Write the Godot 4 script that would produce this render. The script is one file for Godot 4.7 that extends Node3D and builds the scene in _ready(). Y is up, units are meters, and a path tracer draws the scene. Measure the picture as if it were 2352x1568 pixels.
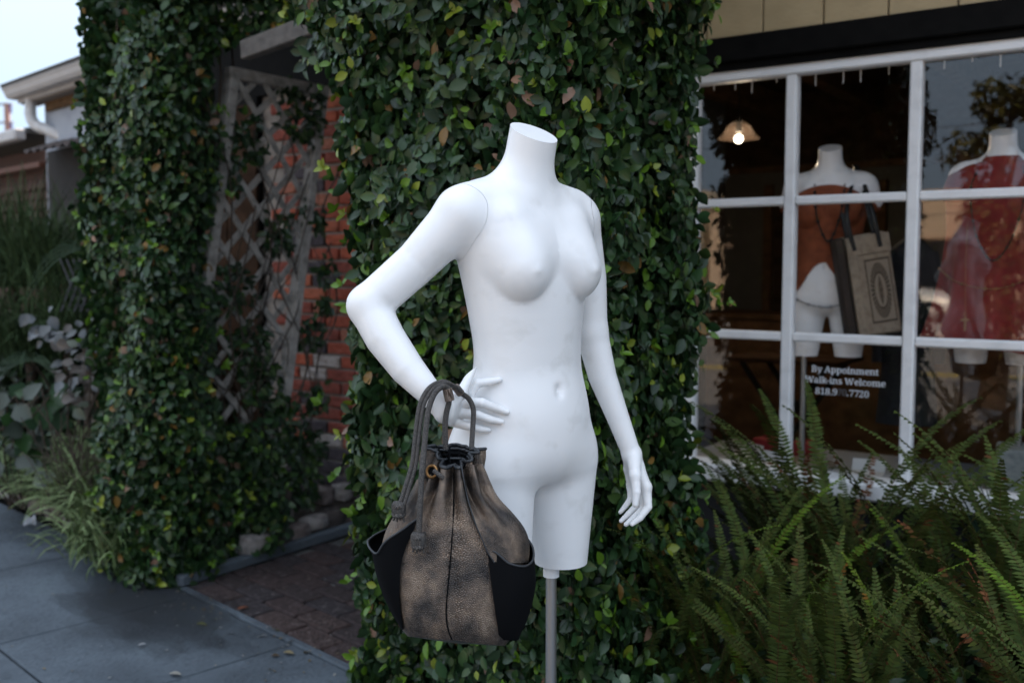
extends Node3D

# ---------------------------------------------------------------- frame of the place
const FPX := 2286.0
const EYE := 1.35
const PITCH := 0.07684
var WO := Vector3(-0.99, 0, -5.3)          # a point at the foot of the shop front
var WX := Vector3(0.8242, 0, 0.5662)       # along the shop front
var WN := Vector3(-0.5662, 0, 0.8242)      # out of the shop front, to the street
var WT: Transform3D                        # shop front axes: x along, y up, z out
var ST: Transform3D                        # sidewalk axes: x along, z to the street
var rng := RandomNumberGenerator.new()
var M := {}
var used := {}

func at(x: float, y: float, depth: float) -> Vector3:
	var dx := (x - 1176.0) / FPX
	var dy := (784.0 - y) / FPX
	return Vector3(0, EYE, 0) + depth * Vector3(dx, dy * cos(PITCH) - sin(PITCH), -dy * sin(PITCH) - cos(PITCH))

func numbered(called: String) -> String:
	if not used.has(called):
		used[called] = 0
		return called
	used[called] += 1
	return "%s_%03d" % [called, used[called]]

func tag(o: Node3D, label: String, category: String, group := "") -> Node3D:
	o.set_meta("label", label)
	o.set_meta("category", category)
	if group != "":
		o.set_meta("group", group)
	return o

func thing(called: String, label: String, category: String, t := Transform3D(), group := "") -> Node3D:
	var o := Node3D.new()
	o.name = numbered(called)
	add_child(o)
	o.transform = t
	return tag(o, label, category, group)

func struct(called: String, t := Transform3D()) -> Node3D:
	var o := Node3D.new()
	o.name = numbered(called)
	add_child(o)
	o.transform = t
	o.set_meta("kind", "structure")
	return o

func part(parent: Node3D, called: String, mesh: Mesh, m: Material, t := Transform3D()) -> MeshInstance3D:
	var o := MeshInstance3D.new()
	o.name = called
	o.mesh = mesh
	o.material_override = m
	o.transform = t
	parent.add_child(o, true)
	return o

func stuff(o: Node) -> Node:
	o.set_meta("kind", "stuff")
	return o

func tform(x: float, y: float, z: float) -> Transform3D:
	return Transform3D(Basis(), Vector3(x, y, z))

func lin(r: float, g: float, b: float, a := 1.0) -> Color:
	var c := Color(r, g, b).linear_to_srgb()
	c.a = a
	return c

func rnd(a: float, b: float) -> float:
	return rng.randf_range(a, b)

# ---------------------------------------------------------------- mesh builder
class Mb:
	var v := PackedVector3Array()
	var n := PackedVector3Array()
	var uv := PackedVector2Array()
	var c := PackedColorArray()
	var idx := PackedInt32Array()
	var col := Color(1, 1, 1)

	func vert(p: Vector3, nn: Vector3, u := Vector2.ZERO) -> int:
		v.append(p)
		n.append(nn)
		uv.append(u)
		c.append(col)
		return v.size() - 1

	func tri(a: int, b: int, d: int) -> void:
		var g := (v[b] - v[a]).cross(v[d] - v[a])
		if g.dot(n[a] + n[b] + n[d]) > 0.0:
			idx.append_array([a, d, b])
		else:
			idx.append_array([a, b, d])

	func quad(a: Vector3, b: Vector3, d: Vector3, e: Vector3, nn := Vector3.ZERO, us := 1.0) -> void:
		if nn == Vector3.ZERO:
			nn = (b - a).cross(d - a).normalized()
		var w := (b - a).length() * us
		var h := (e - a).length() * us
		var i := vert(a, nn, Vector2(0, 0))
		vert(b, nn, Vector2(w, 0))
		vert(d, nn, Vector2(w, h))
		vert(e, nn, Vector2(0, h))
		tri(i, i + 1, i + 2)
		tri(i, i + 2, i + 3)

	func tri3(a: Vector3, b: Vector3, d: Vector3, nn: Vector3) -> void:
		var i := vert(a, nn)
		vert(b, nn)
		vert(d, nn)
		tri(i, i + 1, i + 2)

	# a box with chamfered edges
	func box(center: Vector3, size: Vector3, bev := 0.0, bs := Basis()) -> void:
		var h := size * 0.5
		bev = minf(bev, minf(h.x, minf(h.y, h.z)) * 0.9)
		if bev <= 0.0:
			for ax in 3:
				for sg in [-1.0, 1.0]:
					var nn := Vector3.ZERO
					nn[ax] = sg
					var u := Vector3.ZERO
					u[(ax + 1) % 3] = h[(ax + 1) % 3]
					var w := Vector3.ZERO
					w[(ax + 2) % 3] = h[(ax + 2) % 3]
					var o := nn * h[ax]
					quad(center + bs * (o - u - w), center + bs * (o + u - w), center + bs * (o + u + w), center + bs * (o - u + w), (bs * nn).normalized())
			return
		var k := h - Vector3(bev, bev, bev)
		for ax in 3:
			var p := (ax + 1) % 3
			var q := (ax + 2) % 3
			for sg in [-1.0, 1.0]:
				var nn := Vector3.ZERO
				nn[ax] = sg
				var u := Vector3.ZERO
				u[p] = k[p]
				var w := Vector3.ZERO
				w[q] = k[q]
				var o := nn * h[ax]
				quad(center + bs * (o - u - w), center + bs * (o + u - w), center + bs * (o + u + w), center + bs * (o - u + w), (bs * nn).normalized())
			for sp in [-1.0, 1.0]:
				for sq in [-1.0, 1.0]:
					var a := Vector3.ZERO
					a[p] = sp * h[p]
					a[q] = sq * k[q]
					var b := Vector3.ZERO
					b[p] = sp * k[p]
					b[q] = sq * h[q]
					var e := Vector3.ZERO
					e[ax] = k[ax]
					var m := Vector3.ZERO
					m[p] = sp
					m[q] = sq
					quad(center + bs * (a - e), center + bs * (a + e), center + bs * (b + e), center + bs * (b - e), (bs * m).normalized())
		for sx in [-1.0, 1.0]:
			for sy in [-1.0, 1.0]:
				for sz in [-1.0, 1.0]:
					var s := Vector3(sx, sy, sz)
					tri3(center + bs * (s * Vector3(h.x, k.y, k.z)), center + bs * (s * Vector3(k.x, h.y, k.z)), center + bs * (s * Vector3(k.x, k.y, h.z)), (bs * s).normalized())

	# a bar of rectangular section between two points; up gives its w2 side
	func bar(a: Vector3, b: Vector3, w1: float, w2: float, up := Vector3.UP, bev := 0.0) -> void:
		var y := (b - a)
		var l := y.length()
		y /= l
		var x := y.cross(up)
		if x.length() < 0.001:
			x = y.cross(Vector3(0.3, 0.1, 0.9))
		x = x.normalized()
		var z := x.cross(y)
		box((a + b) * 0.5, Vector3(w1, l, w2), bev, Basis(x, y, z))

	# a swept tube: radius per point; flat = second radius factor across `side`
	func tube(pts: PackedVector3Array, r: PackedFloat32Array, seg := 8, caps := true, flat := 1.0, side := Vector3.ZERO) -> void:
		var base := v.size()
		var m := pts.size()
		var x := Vector3.ZERO
		var run := 0.0
		for i in m:
			var t := (pts[mini(i + 1, m - 1)] - pts[maxi(i - 1, 0)]).normalized()
			if i > 0:
				run += pts[i].distance_to(pts[i - 1])
			if side != Vector3.ZERO:
				x = (side - t * side.dot(t)).normalized()
			elif i == 0:
				x = t.cross(Vector3(0.21, 0.34, 0.91)).normalized()
			else:
				x = (x - t * x.dot(t)).normalized()
			var y := t.cross(x)
			for k in seg + 1:
				var a := TAU * k / seg
				var dir := x * cos(a) + y * sin(a) * flat
				var nn := (x * cos(a) * flat + y * sin(a)).normalized()
				vert(pts[i] + dir * r[mini(i, r.size() - 1)], nn, Vector2(float(k) / seg, run))
		for i in m - 1:
			for k in seg:
				var a := base + i * (seg + 1) + k
				tri(a, a + 1, a + seg + 2)
				tri(a, a + seg + 2, a + seg + 1)
		if caps:
			for e in [0, m - 1]:
				var nn := (pts[0] - pts[1]).normalized() if e == 0 else (pts[m - 1] - pts[m - 2]).normalized()
				var ci := vert(pts[e], nn)
				for k in seg + 1:
					vert(v[base + e * (seg + 1) + k], nn)
				for k in seg:
					tri(ci, ci + 1 + k, ci + 2 + k)

	func lathe(prof: PackedVector2Array, seg := 20, o := Vector3.ZERO, bs := Basis()) -> void:
		for i in prof.size() - 1:
			var d := prof[i + 1] - prof[i]
			if d.length() < 1e-6:
				continue
			var nn := Vector2(d.y, -d.x).normalized()
			var b := v.size()
			for k in seg + 1:
				var a := TAU * k / seg
				var dir := Vector3(cos(a), 0, sin(a))
				var nv := bs * (dir * nn.x + Vector3(0, nn.y, 0))
				vert(o + bs * (dir * prof[i].x + Vector3(0, prof[i].y, 0)), nv, Vector2(float(k) / seg, prof[i].y))
				vert(o + bs * (dir * prof[i + 1].x + Vector3(0, prof[i + 1].y, 0)), nv, Vector2(float(k) / seg, prof[i + 1].y))
			for k in seg:
				tri(b + 2 * k, b + 2 * k + 1, b + 2 * k + 3)
				tri(b + 2 * k, b + 2 * k + 3, b + 2 * k + 2)

	# rows of points with the same count, smooth normals computed
	func grid(rows: Array, wrap := false, us := Vector2.ONE, twosided_hint := Vector3.ZERO) -> void:
		var base := v.size()
		var nr := rows.size()
		var nc: int = rows[0].size()
		for i in nr:
			for j in nc:
				var jm := (j - 1 + nc - (1 if wrap else 0)) % nc if (wrap or j > 0) else 0
				var jp := j + 1 if j + 1 < nc else (1 if wrap else j)
				if wrap and j == 0:
					jm = nc - 2
				var du: Vector3 = rows[i][jp] - rows[i][jm]
				var dv: Vector3 = rows[mini(i + 1, nr - 1)][j] - rows[maxi(i - 1, 0)][j]
				var nn := dv.cross(du)
				if nn.length() < 1e-12:
					nn = Vector3.UP
				vert(rows[i][j], nn.normalized(), Vector2(float(j) / (nc - 1) * us.x, float(i) / (nr - 1) * us.y))
		for i in nr - 1:
			for j in nc - 1:
				var a := base + i * nc + j
				idx.append_array([a, a + 1, a + nc + 1, a, a + nc + 1, a + nc])

	func mesh() -> ArrayMesh:
		var arr := []
		arr.resize(Mesh.ARRAY_MAX)
		arr[Mesh.ARRAY_VERTEX] = v
		arr[Mesh.ARRAY_NORMAL] = n
		arr[Mesh.ARRAY_TEX_UV] = uv
		arr[Mesh.ARRAY_COLOR] = c
		arr[Mesh.ARRAY_INDEX] = idx
		var m := ArrayMesh.new()
		m.add_surface_from_arrays(Mesh.PRIMITIVE_TRIANGLES, arr)
		return m

func boxm(size: Vector3, bev := 0.0, center := Vector3.ZERO) -> ArrayMesh:
	var b := Mb.new()
	b.box(center, size, bev)
	return b.mesh()

func tubem(pts: PackedVector3Array, r: PackedFloat32Array, seg := 8, flat := 1.0, side := Vector3.ZERO) -> ArrayMesh:
	var b := Mb.new()
	b.tube(pts, r, seg, true, flat, side)
	return b.mesh()

func smooth_path(pts: Array, per := 6) -> PackedVector3Array:
	var out := PackedVector3Array()
	for i in pts.size() - 1:
		var p0: Vector3 = pts[maxi(i - 1, 0)]
		var p1: Vector3 = pts[i]
		var p2: Vector3 = pts[i + 1]
		var p3: Vector3 = pts[mini(i + 2, pts.size() - 1)]
		for k in per:
			out.append(p1.cubic_interpolate(p2, p0, p3, float(k) / per))
	out.append(pts[-1])
	return out

# ---------------------------------------------------------------- materials
func mat(c: Color, rough := 0.8, metal := 0.0, spec := 0.5) -> StandardMaterial3D:
	var m := StandardMaterial3D.new()
	m.albedo_color = c
	m.roughness = rough
	m.metallic = metal
	m.metallic_specular = spec
	return m

func noise(sd: int, freq: float, oct := 4, kind := FastNoiseLite.TYPE_SIMPLEX_SMOOTH) -> FastNoiseLite:
	var f := FastNoiseLite.new()
	f.seed = sd
	f.noise_type = kind
	f.frequency = freq
	f.fractal_octaves = oct
	return f

func ramp(cols: Array, offs: Array) -> Gradient:
	var g := Gradient.new()
	g.offsets = PackedFloat32Array(offs)
	var p := PackedColorArray()
	for c in cols:
		p.append(c)
	g.colors = p
	return g

func ntex(f: FastNoiseLite, cols: Array, offs: Array, size := 512) -> NoiseTexture2D:
	var t := NoiseTexture2D.new()
	t.width = size
	t.height = size
	t.seamless = true
	t.noise = f
	t.color_ramp = ramp(cols, offs)
	return t

func nnorm(f: FastNoiseLite, strength := 4.0, size := 512) -> NoiseTexture2D:
	var t := NoiseTexture2D.new()
	t.width = size
	t.height = size
	t.seamless = true
	t.noise = f
	t.as_normal_map = true
	t.bump_strength = strength
	return t

func triplanar(m: StandardMaterial3D, scale: float, world := true) -> StandardMaterial3D:
	m.uv1_triplanar = true
	m.uv1_world_triplanar = world
	m.uv1_scale = Vector3(scale, scale, scale)
	return m

# a surface with blotches of several tones and a fine bump
func surf(sd: int, cols: Array, offs: Array, scale: float, rough: float, bump := 1.0, freq := 0.012, bfreq := 0.08) -> StandardMaterial3D:
	var m := mat(Color.WHITE, rough)
	m.albedo_texture = ntex(noise(sd, freq, 5), cols, offs)
	if bump > 0.0:
		m.normal_enabled = true
		m.normal_texture = nnorm(noise(sd + 7, bfreq, 3), bump)
	return triplanar(m, scale)

func leaf_mat(rough := 0.31, back := 0.25, spec := 0.38) -> StandardMaterial3D:
	var m := mat(Color.WHITE, rough, 0.0, spec)
	m.vertex_color_use_as_albedo = true
	m.cull_mode = BaseMaterial3D.CULL_DISABLED
	m.backlight_enabled = true
	m.backlight = Color(back, back, back)
	return m

func tinted(src: StandardMaterial3D, c: Color) -> StandardMaterial3D:
	var m: StandardMaterial3D = src.duplicate()
	m.albedo_color = c
	return m

func make_materials() -> void:
	M.white_paint = surf(3, [lin(0.60, 0.60, 0.60), lin(0.77, 0.77, 0.77), lin(0.81, 0.81, 0.81)], [0.0, 0.4, 1.0], 1.3, 0.5, 0.6)
	M.cream = surf(11, [lin(0.37, 0.28, 0.15), lin(0.44, 0.335, 0.185), lin(0.46, 0.355, 0.20)], [0.0, 0.5, 1.0], 1.1, 0.6, 0.8)
	M.black_paint = surf(12, [lin(0.004, 0.004, 0.004), lin(0.007, 0.0068, 0.0066), lin(0.010, 0.0095, 0.009)], [0.0, 0.5, 1.0], 2.0, 0.6, 0.6)
	M.black_paint.metallic_specular = 0.15
	M.mortar = surf(13, [lin(0.15, 0.13, 0.115), lin(0.25, 0.22, 0.195), lin(0.32, 0.29, 0.26)], [0.0, 0.5, 1.0], 2.0, 0.95, 3.0)
	M.bricks = []
	for c in [Vector3(0.40, 0.090, 0.042), Vector3(0.33, 0.070, 0.036), Vector3(0.42, 0.115, 0.058), Vector3(0.24, 0.056, 0.036), Vector3(0.36, 0.13, 0.078)]:
		M.bricks.append(brick_mat(c, 20 + M.bricks.size()))
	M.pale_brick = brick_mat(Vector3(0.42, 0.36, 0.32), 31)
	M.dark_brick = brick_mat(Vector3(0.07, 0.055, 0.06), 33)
	M.pavers = []
	for c in [Vector3(0.030, 0.019, 0.018), Vector3(0.038, 0.022, 0.02), Vector3(0.025, 0.018, 0.019), Vector3(0.045, 0.026, 0.022)]:
		M.pavers.append(brick_mat(c, 40 + M.pavers.size()))
	M.paver_joint = surf(45, [lin(0.06, 0.06, 0.058), lin(0.11, 0.11, 0.105), lin(0.15, 0.15, 0.14)], [0.0, 0.5, 1.0], 2.0, 0.95, 2.0)
	M.concrete = surf(50, [lin(0.052, 0.066, 0.080), lin(0.072, 0.090, 0.108), lin(0.088, 0.110, 0.130)], [0.2, 0.5, 0.8], 0.45, 0.9, 0.7, 0.010, 0.2)
	M.concrete.detail_enabled = true
	M.concrete.detail_blend_mode = BaseMaterial3D.BLEND_MODE_MUL
	M.concrete.detail_albedo = ntex(noise(57, 0.11, 4), [Color(0.84, 0.85, 0.86), Color(0.97, 0.97, 0.97), Color(1, 1, 1)], [0.15, 0.4, 1.0])
	M.concrete.uv2_triplanar = true
	M.concrete.uv2_world_triplanar = true
	M.concrete.uv2_scale = Vector3(2.3, 2.3, 2.3)
	M.joint = mat(lin(0.022, 0.023, 0.024), 0.95)
	M.asphalt = surf(55, [lin(0.14, 0.135, 0.125), lin(0.19, 0.182, 0.17), lin(0.23, 0.22, 0.205)], [0.0, 0.5, 1.0], 0.6, 0.95, 2.0)
	M.soil = surf(60, [lin(0.012, 0.009, 0.006), lin(0.03, 0.022, 0.015), lin(0.05, 0.038, 0.026)], [0.0, 0.5, 1.0], 2.0, 1.0, 6.0)
	M.twig = surf(62, [lin(0.02, 0.014, 0.010), lin(0.045, 0.032, 0.022), lin(0.07, 0.052, 0.04)], [0.0, 0.5, 1.0], 8.0, 0.9, 3.0)
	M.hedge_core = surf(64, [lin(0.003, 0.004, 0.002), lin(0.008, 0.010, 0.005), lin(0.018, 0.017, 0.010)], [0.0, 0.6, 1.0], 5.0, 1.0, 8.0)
	M.leaf = leaf_mat()
	M.frond = leaf_mat(0.7, 0.25, 0.25)
	M.old_paint = surf(70, [lin(0.17, 0.158, 0.14), lin(0.34, 0.316, 0.285), lin(0.41, 0.385, 0.355)], [0.2, 0.5, 1.0], 2.2, 0.75, 1.6)
	M.gutter = surf(72, [lin(0.36, 0.34, 0.33), lin(0.44, 0.42, 0.41), lin(0.47, 0.45, 0.44)], [0.0, 0.5, 1.0], 1.0, 0.5, 0.4)
	M.downspout = surf(73, [lin(0.45, 0.43, 0.41), lin(0.6, 0.6, 0.6), lin(0.64, 0.64, 0.64)], [0.1, 0.45, 1.0], 1.5, 0.5, 0.4)
	M.blue_wall = surf(74, [lin(0.24, 0.26, 0.31), lin(0.32, 0.35, 0.40), lin(0.36, 0.39, 0.44)], [0.0, 0.5, 1.0], 0.8, 0.8, 0.8)
	M.terracotta = surf(75, [lin(0.022, 0.010, 0.005), lin(0.05, 0.019, 0.010), lin(0.08, 0.03, 0.014)], [0.1, 0.5, 1.0], 2.0, 0.9, 2.0, 0.03)
	M.roofing = surf(76, [lin(0.04, 0.04, 0.04), lin(0.06, 0.055, 0.05), lin(0.09, 0.08, 0.07)], [0.0, 0.5, 1.0], 1.5, 0.95, 3.0)
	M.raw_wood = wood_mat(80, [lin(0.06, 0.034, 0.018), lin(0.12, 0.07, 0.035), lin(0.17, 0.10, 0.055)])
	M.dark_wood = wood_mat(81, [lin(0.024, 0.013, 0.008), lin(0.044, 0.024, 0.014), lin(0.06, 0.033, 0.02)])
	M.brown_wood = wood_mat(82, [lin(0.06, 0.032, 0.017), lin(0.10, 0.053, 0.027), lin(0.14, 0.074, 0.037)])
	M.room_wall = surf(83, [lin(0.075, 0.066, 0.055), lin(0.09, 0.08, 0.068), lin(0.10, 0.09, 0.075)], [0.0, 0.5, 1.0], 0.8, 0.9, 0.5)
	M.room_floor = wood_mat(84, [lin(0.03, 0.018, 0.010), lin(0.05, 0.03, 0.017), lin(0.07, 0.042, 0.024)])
	M.steel = mat(lin(0.42, 0.42, 0.42), 0.38, 0.9)
	M.black_metal = mat(lin(0.012, 0.012, 0.012), 0.45, 0.2)
	M.glass = mat(Color(0.0, 0.0, 0.0, 0.008), 0.0, 0.0, 0.5)
	M.glass.transparency = BaseMaterial3D.TRANSPARENCY_ALPHA
	M.brass = mat(lin(0.26, 0.145, 0.06), 0.4, 0.9)

func brick_mat(c: Vector3, sd: int) -> StandardMaterial3D:
	var m := mat(Color.WHITE, 0.92)
	m.albedo_texture = ntex(noise(sd, 0.035, 5), [lin(c.x * 0.5, c.y * 0.5, c.z * 0.5), lin(c.x * 0.95, c.y * 0.95, c.z * 0.95), lin(c.x * 1.15, c.y * 1.2, c.z * 1.3), lin(c.x * 0.6 + 0.1, c.y * 0.6 + 0.09, c.z * 0.6 + 0.08)], [0.15, 0.42, 0.68, 0.95], 256)
	m.normal_enabled = true
	m.normal_texture = brick_bump()
	return triplanar(m, 2.6)

var bump_tex: NoiseTexture2D
func brick_bump() -> NoiseTexture2D:
	if bump_tex == null:
		bump_tex = nnorm(noise(99, 0.09, 4), 4.0, 256)
	return bump_tex

func wood_mat(sd: int, cols: Array) -> StandardMaterial3D:
	var m := mat(Color.WHITE, 0.85, 0.0, 0.2)
	m.albedo_texture = ntex(noise(sd, 0.02, 5), cols, [0.2, 0.5, 0.8], 256)
	m.uv1_triplanar = true
	m.uv1_world_triplanar = true
	m.uv1_scale = Vector3(1.5, 1.5, 1.5)
	return m

# ================================================================ the scene
func _ready() -> void:
	rng.seed = 20240
	WT = Transform3D(Basis(WX, Vector3.UP, WN), WO)
	var sa := deg_to_rad(10.5)
	var sx := (WX * cos(sa) + WN * sin(sa)).normalized()
	var sz := (WN * cos(sa) - WX * sin(sa)).normalized()
	ST = Transform3D(Basis(sx, Vector3.UP, sz), WT * Vector3(0.51, 0, 1.27))
	# ---- camera
	var cam := Camera3D.new()
	cam.name = "camera"
	add_child(cam)
	cam.position = Vector3(0, EYE, 0)
	cam.rotation = Vector3(-PITCH, 0, 0)
	var lens := CameraAttributesPhysical.new()
	lens.frustum_focal_length = 35.0
	lens.frustum_focus_distance = 1.83
	lens.exposure_aperture = 3.6
	lens.frustum_near = 0.05
	lens.frustum_far = 600.0
	cam.attributes = lens
	cam.fov = 37.85
	cam.far = 600.0
	cam.near = 0.05
	cam.current = true
	# ---- sky, sun, exposure
	var sky := ProceduralSkyMaterial.new()
	sky.sky_top_color = lin(0.72, 0.80, 0.95)
	sky.sky_horizon_color = lin(0.225, 0.30, 0.385)
	sky.sky_curve = 0.7
	sky.sky_energy_multiplier = 1.0
	sky.ground_bottom_color = Color(0.2, 0.2, 0.2)
	sky.ground_horizon_color = Color(0.5, 0.55, 0.6)
	sky.sun_angle_max = 18.0
	sky.sun_curve = 0.1
	var env := Environment.new()
	env.background_mode = Environment.BG_SKY
	env.sky = Sky.new()
	env.sky.sky_material = sky
	env.tonemap_mode = Environment.TONE_MAPPER_LINEAR
	env.tonemap_exposure = 2.8
	env.background_energy_multiplier = 1.0
	env.sdfgi_enabled = true
	env.ssao_enabled = true
	env.ssil_enabled = true
	var we := WorldEnvironment.new()
	we.name = "world_environment"
	we.environment = env
	add_child(we)
	var sun := DirectionalLight3D.new()
	sun.name = "sun"
	sun.light_energy = 1.6
	sun.light_color = Color(1.0, 0.90, 0.78)
	sun.light_angular_distance = 0.5
	sun.shadow_enabled = true
	add_child(sun)
	# the low sun stands behind the shop and shines out over the street
	var towards := (WN * cos(0.15) - WX * sin(0.15)) * cos(deg_to_rad(38.0)) + Vector3.DOWN * sin(deg_to_rad(38.0))
	sun.look_at_from_position(Vector3.ZERO, towards, Vector3.UP)
	make_materials()
	# ---- structure
	build_ground()
	build_shop()
	build_walkway()
	build_left_house()
	build_across()
	# ---- planting
	build_hedges()
	build_lattice()
	build_ferns()
	build_left_plants()
	# ---- figures and goods
	build_hero()
	build_bag()
	build_window_display()
	build_small_things()
	build_stains()

# ================================================================ setting
func build_ground() -> void:
	var g := struct("ground")
	var b := Mb.new()
	b.quad(Vector3(-300, -0.2, 300), Vector3(300, -0.2, 300), Vector3(300, -0.2, -300), Vector3(-300, -0.2, -300), Vector3.UP)
	part(g, "earth", b.mesh(), M.soil)
	var r := struct("road", ST)
	b = Mb.new()
	b.quad(Vector3(-70, -0.13, 15.4), Vector3(70, -0.13, 15.4), Vector3(70, -0.13, 2.5), Vector3(-70, -0.13, 2.5), Vector3.UP)
	part(r, "asphalt", b.mesh(), M.asphalt)
	var line := mat(lin(0.55, 0.42, 0.08), 0.8)
	for k in 2:
		part(r, "lane_line", boxm(Vector3(120, 0.004, 0.1)), line, tform(0, -0.126, 8.6 + 0.25 * k))
	# the sidewalk: cast slabs with tooled joints between them
	var sw := struct("sidewalk", ST)
	part(sw, "joint_bed", boxm(Vector3(30, 0.1, 2.66)), M.joint, tform(-3, -0.064, 1.33))
	var us := [-9.6, -8.7, -7.75, -6.85, -5.9, -5.0, -4.05, -3.1, -2.0, -0.945, -0.03, 0.71, 1.55, 2.4, 3.25, 4.1, 5.0, 5.9]
	var vs := [0.0, 0.755, 1.55, 2.42]
	for i in us.size() - 1:
		for j in 3:
			var w: float = us[i + 1] - us[i] - 0.009
			var d: float = vs[j + 1] - vs[j] - 0.009
			part(sw, "slab", boxm(Vector3(w, 0.09, d), 0.004), M.concrete, tform((us[i] + us[i + 1]) / 2, -0.045 + rnd(-0.0015, 0.0015), (vs[j] + vs[j + 1]) / 2))
	var kb := struct("kerb", ST)
	for i in 12:
		part(kb, "kerb_stone", boxm(Vector3(2.48, 0.2, 0.17), 0.015), M.concrete, tform(-13.0 + 2.5 * i, -0.1, 2.515))
	var fp := struct("pavement", ST)
	part(fp, "far_slab", boxm(Vector3(120, 0.16, 3.6), 0.02), mat(lin(0.45, 0.43, 0.40), 0.9), tform(0, -0.08, 17.2))

func build_stains() -> void:
	# a damp patch at the foot of the hedge, hairline cracks and litter on the slabs
	var st := struct("pavement_stain")
	var damp := mat(Color(0.012, 0.014, 0.016, 0.10), 0.7)
	damp.transparency = BaseMaterial3D.TRANSPARENCY_ALPHA
	var f := noise(888, 1.4, 3)
	var c := ST * Vector3(0.02, 0, 0.20)
	for k in 7:
		var b := Mb.new()
		var ci := b.vert(Vector3(0, 0, 0), Vector3.UP)
		for j in 41:
			var a := TAU * (j % 40) / 40.0
			var d := Vector3(cos(a), 0, sin(a))
			var q := (1.12 - 0.11 * k) * (1.0 + 0.55 * f.get_noise_3dv(d * 1.2 + Vector3(k, 0, 0)))
			b.vert(d * Vector3(0.58, 0, 0.26) * q, Vector3.UP)
		for j in 40:
			b.tri(ci, ci + 1 + j, ci + 2 + j)
		part(st, "damp_patch", b.mesh(), damp, Transform3D(ST.basis, c + Vector3(0, 0.0030 + 0.0008 * k, 0)))
	var crack := mat(lin(0.02, 0.022, 0.024), 0.95)
	for q in [[[-0.55, 0.05], [-0.42, 0.16], [-0.30, 0.20], [-0.2, 0.31], [-0.06, 0.34]], [[0.72, 0.5], [0.9, 0.44], [1.05, 0.52], [1.3, 0.5]], [[-1.6, 0.75], [-1.4, 0.5], [-1.45, 0.3], [-1.3, 0.05]]]:
		var b := Mb.new()
		for i in q.size() - 1:
			for h in 5:
				var t0 := h / 5.0
				var t1 := (h + 1) / 5.0
				var p0 := Vector3(lerpf(q[i][0], q[i + 1][0], t0), 0.0032, lerpf(q[i][1], q[i + 1][1], t0)) + Vector3(0, 0, 0.012 * sin(h * 2.3 + i))
				var p1 := Vector3(lerpf(q[i][0], q[i + 1][0], t1), 0.0032, lerpf(q[i][1], q[i + 1][1], t1)) + Vector3(0, 0, 0.012 * sin((h + 1) * 2.3 + i) if h < 4 else 0.012 * sin((i + 1) * 1.0))
				var w := Vector3(0, 0, 0.0016 + 0.0012 * sin(h * 1.7 + i))
				b.quad(p0 - w, p1 - w, p1 + w, p0 + w, Vector3.UP)
		part(st, "crack", b.mesh(), crack, ST)
	var lit := Node3D.new()
	lit.name = "litter"
	add_child(lit)
	lit.transform = ST
	stuff(lit)
	tag(lit, "scattered dry leaf crumbs and grit along the sidewalk and the brick path", "litter")
	var xf := []
	var cl := []
	for k in 420:
		var edge := rng.randf() < 0.6
		var p := Vector3(rnd(-2.2, 1.6), 0.006, rnd(-0.05, 0.22) if edge else rnd(-1.2, 1.3))
		if p.z < 0 and (p.x < -0.1):
			p.x = rnd(-0.1, 1.3)
		var sz := rnd(0.004, 0.016) if k % 12 else rnd(0.02, 0.035)
		xf.append(Transform3D((Basis(Vector3.UP, rnd(0, TAU)) * Basis(Vector3.RIGHT, -PI / 2 + rnd(-0.3, 0.3))).scaled(Vector3(sz, sz, sz)), p))
		cl.append([Color(0.10, 0.07, 0.04), Color(0.16, 0.13, 0.08), Color(0.05, 0.045, 0.03), Color(0.2, 0.2, 0.19)][rng.randi() % 4] * rnd(0.6, 1.2))
	stuff(leaves_multi(lit, "crumbs", leaf_mesh(0.6, 0.7), xf, cl))

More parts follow.
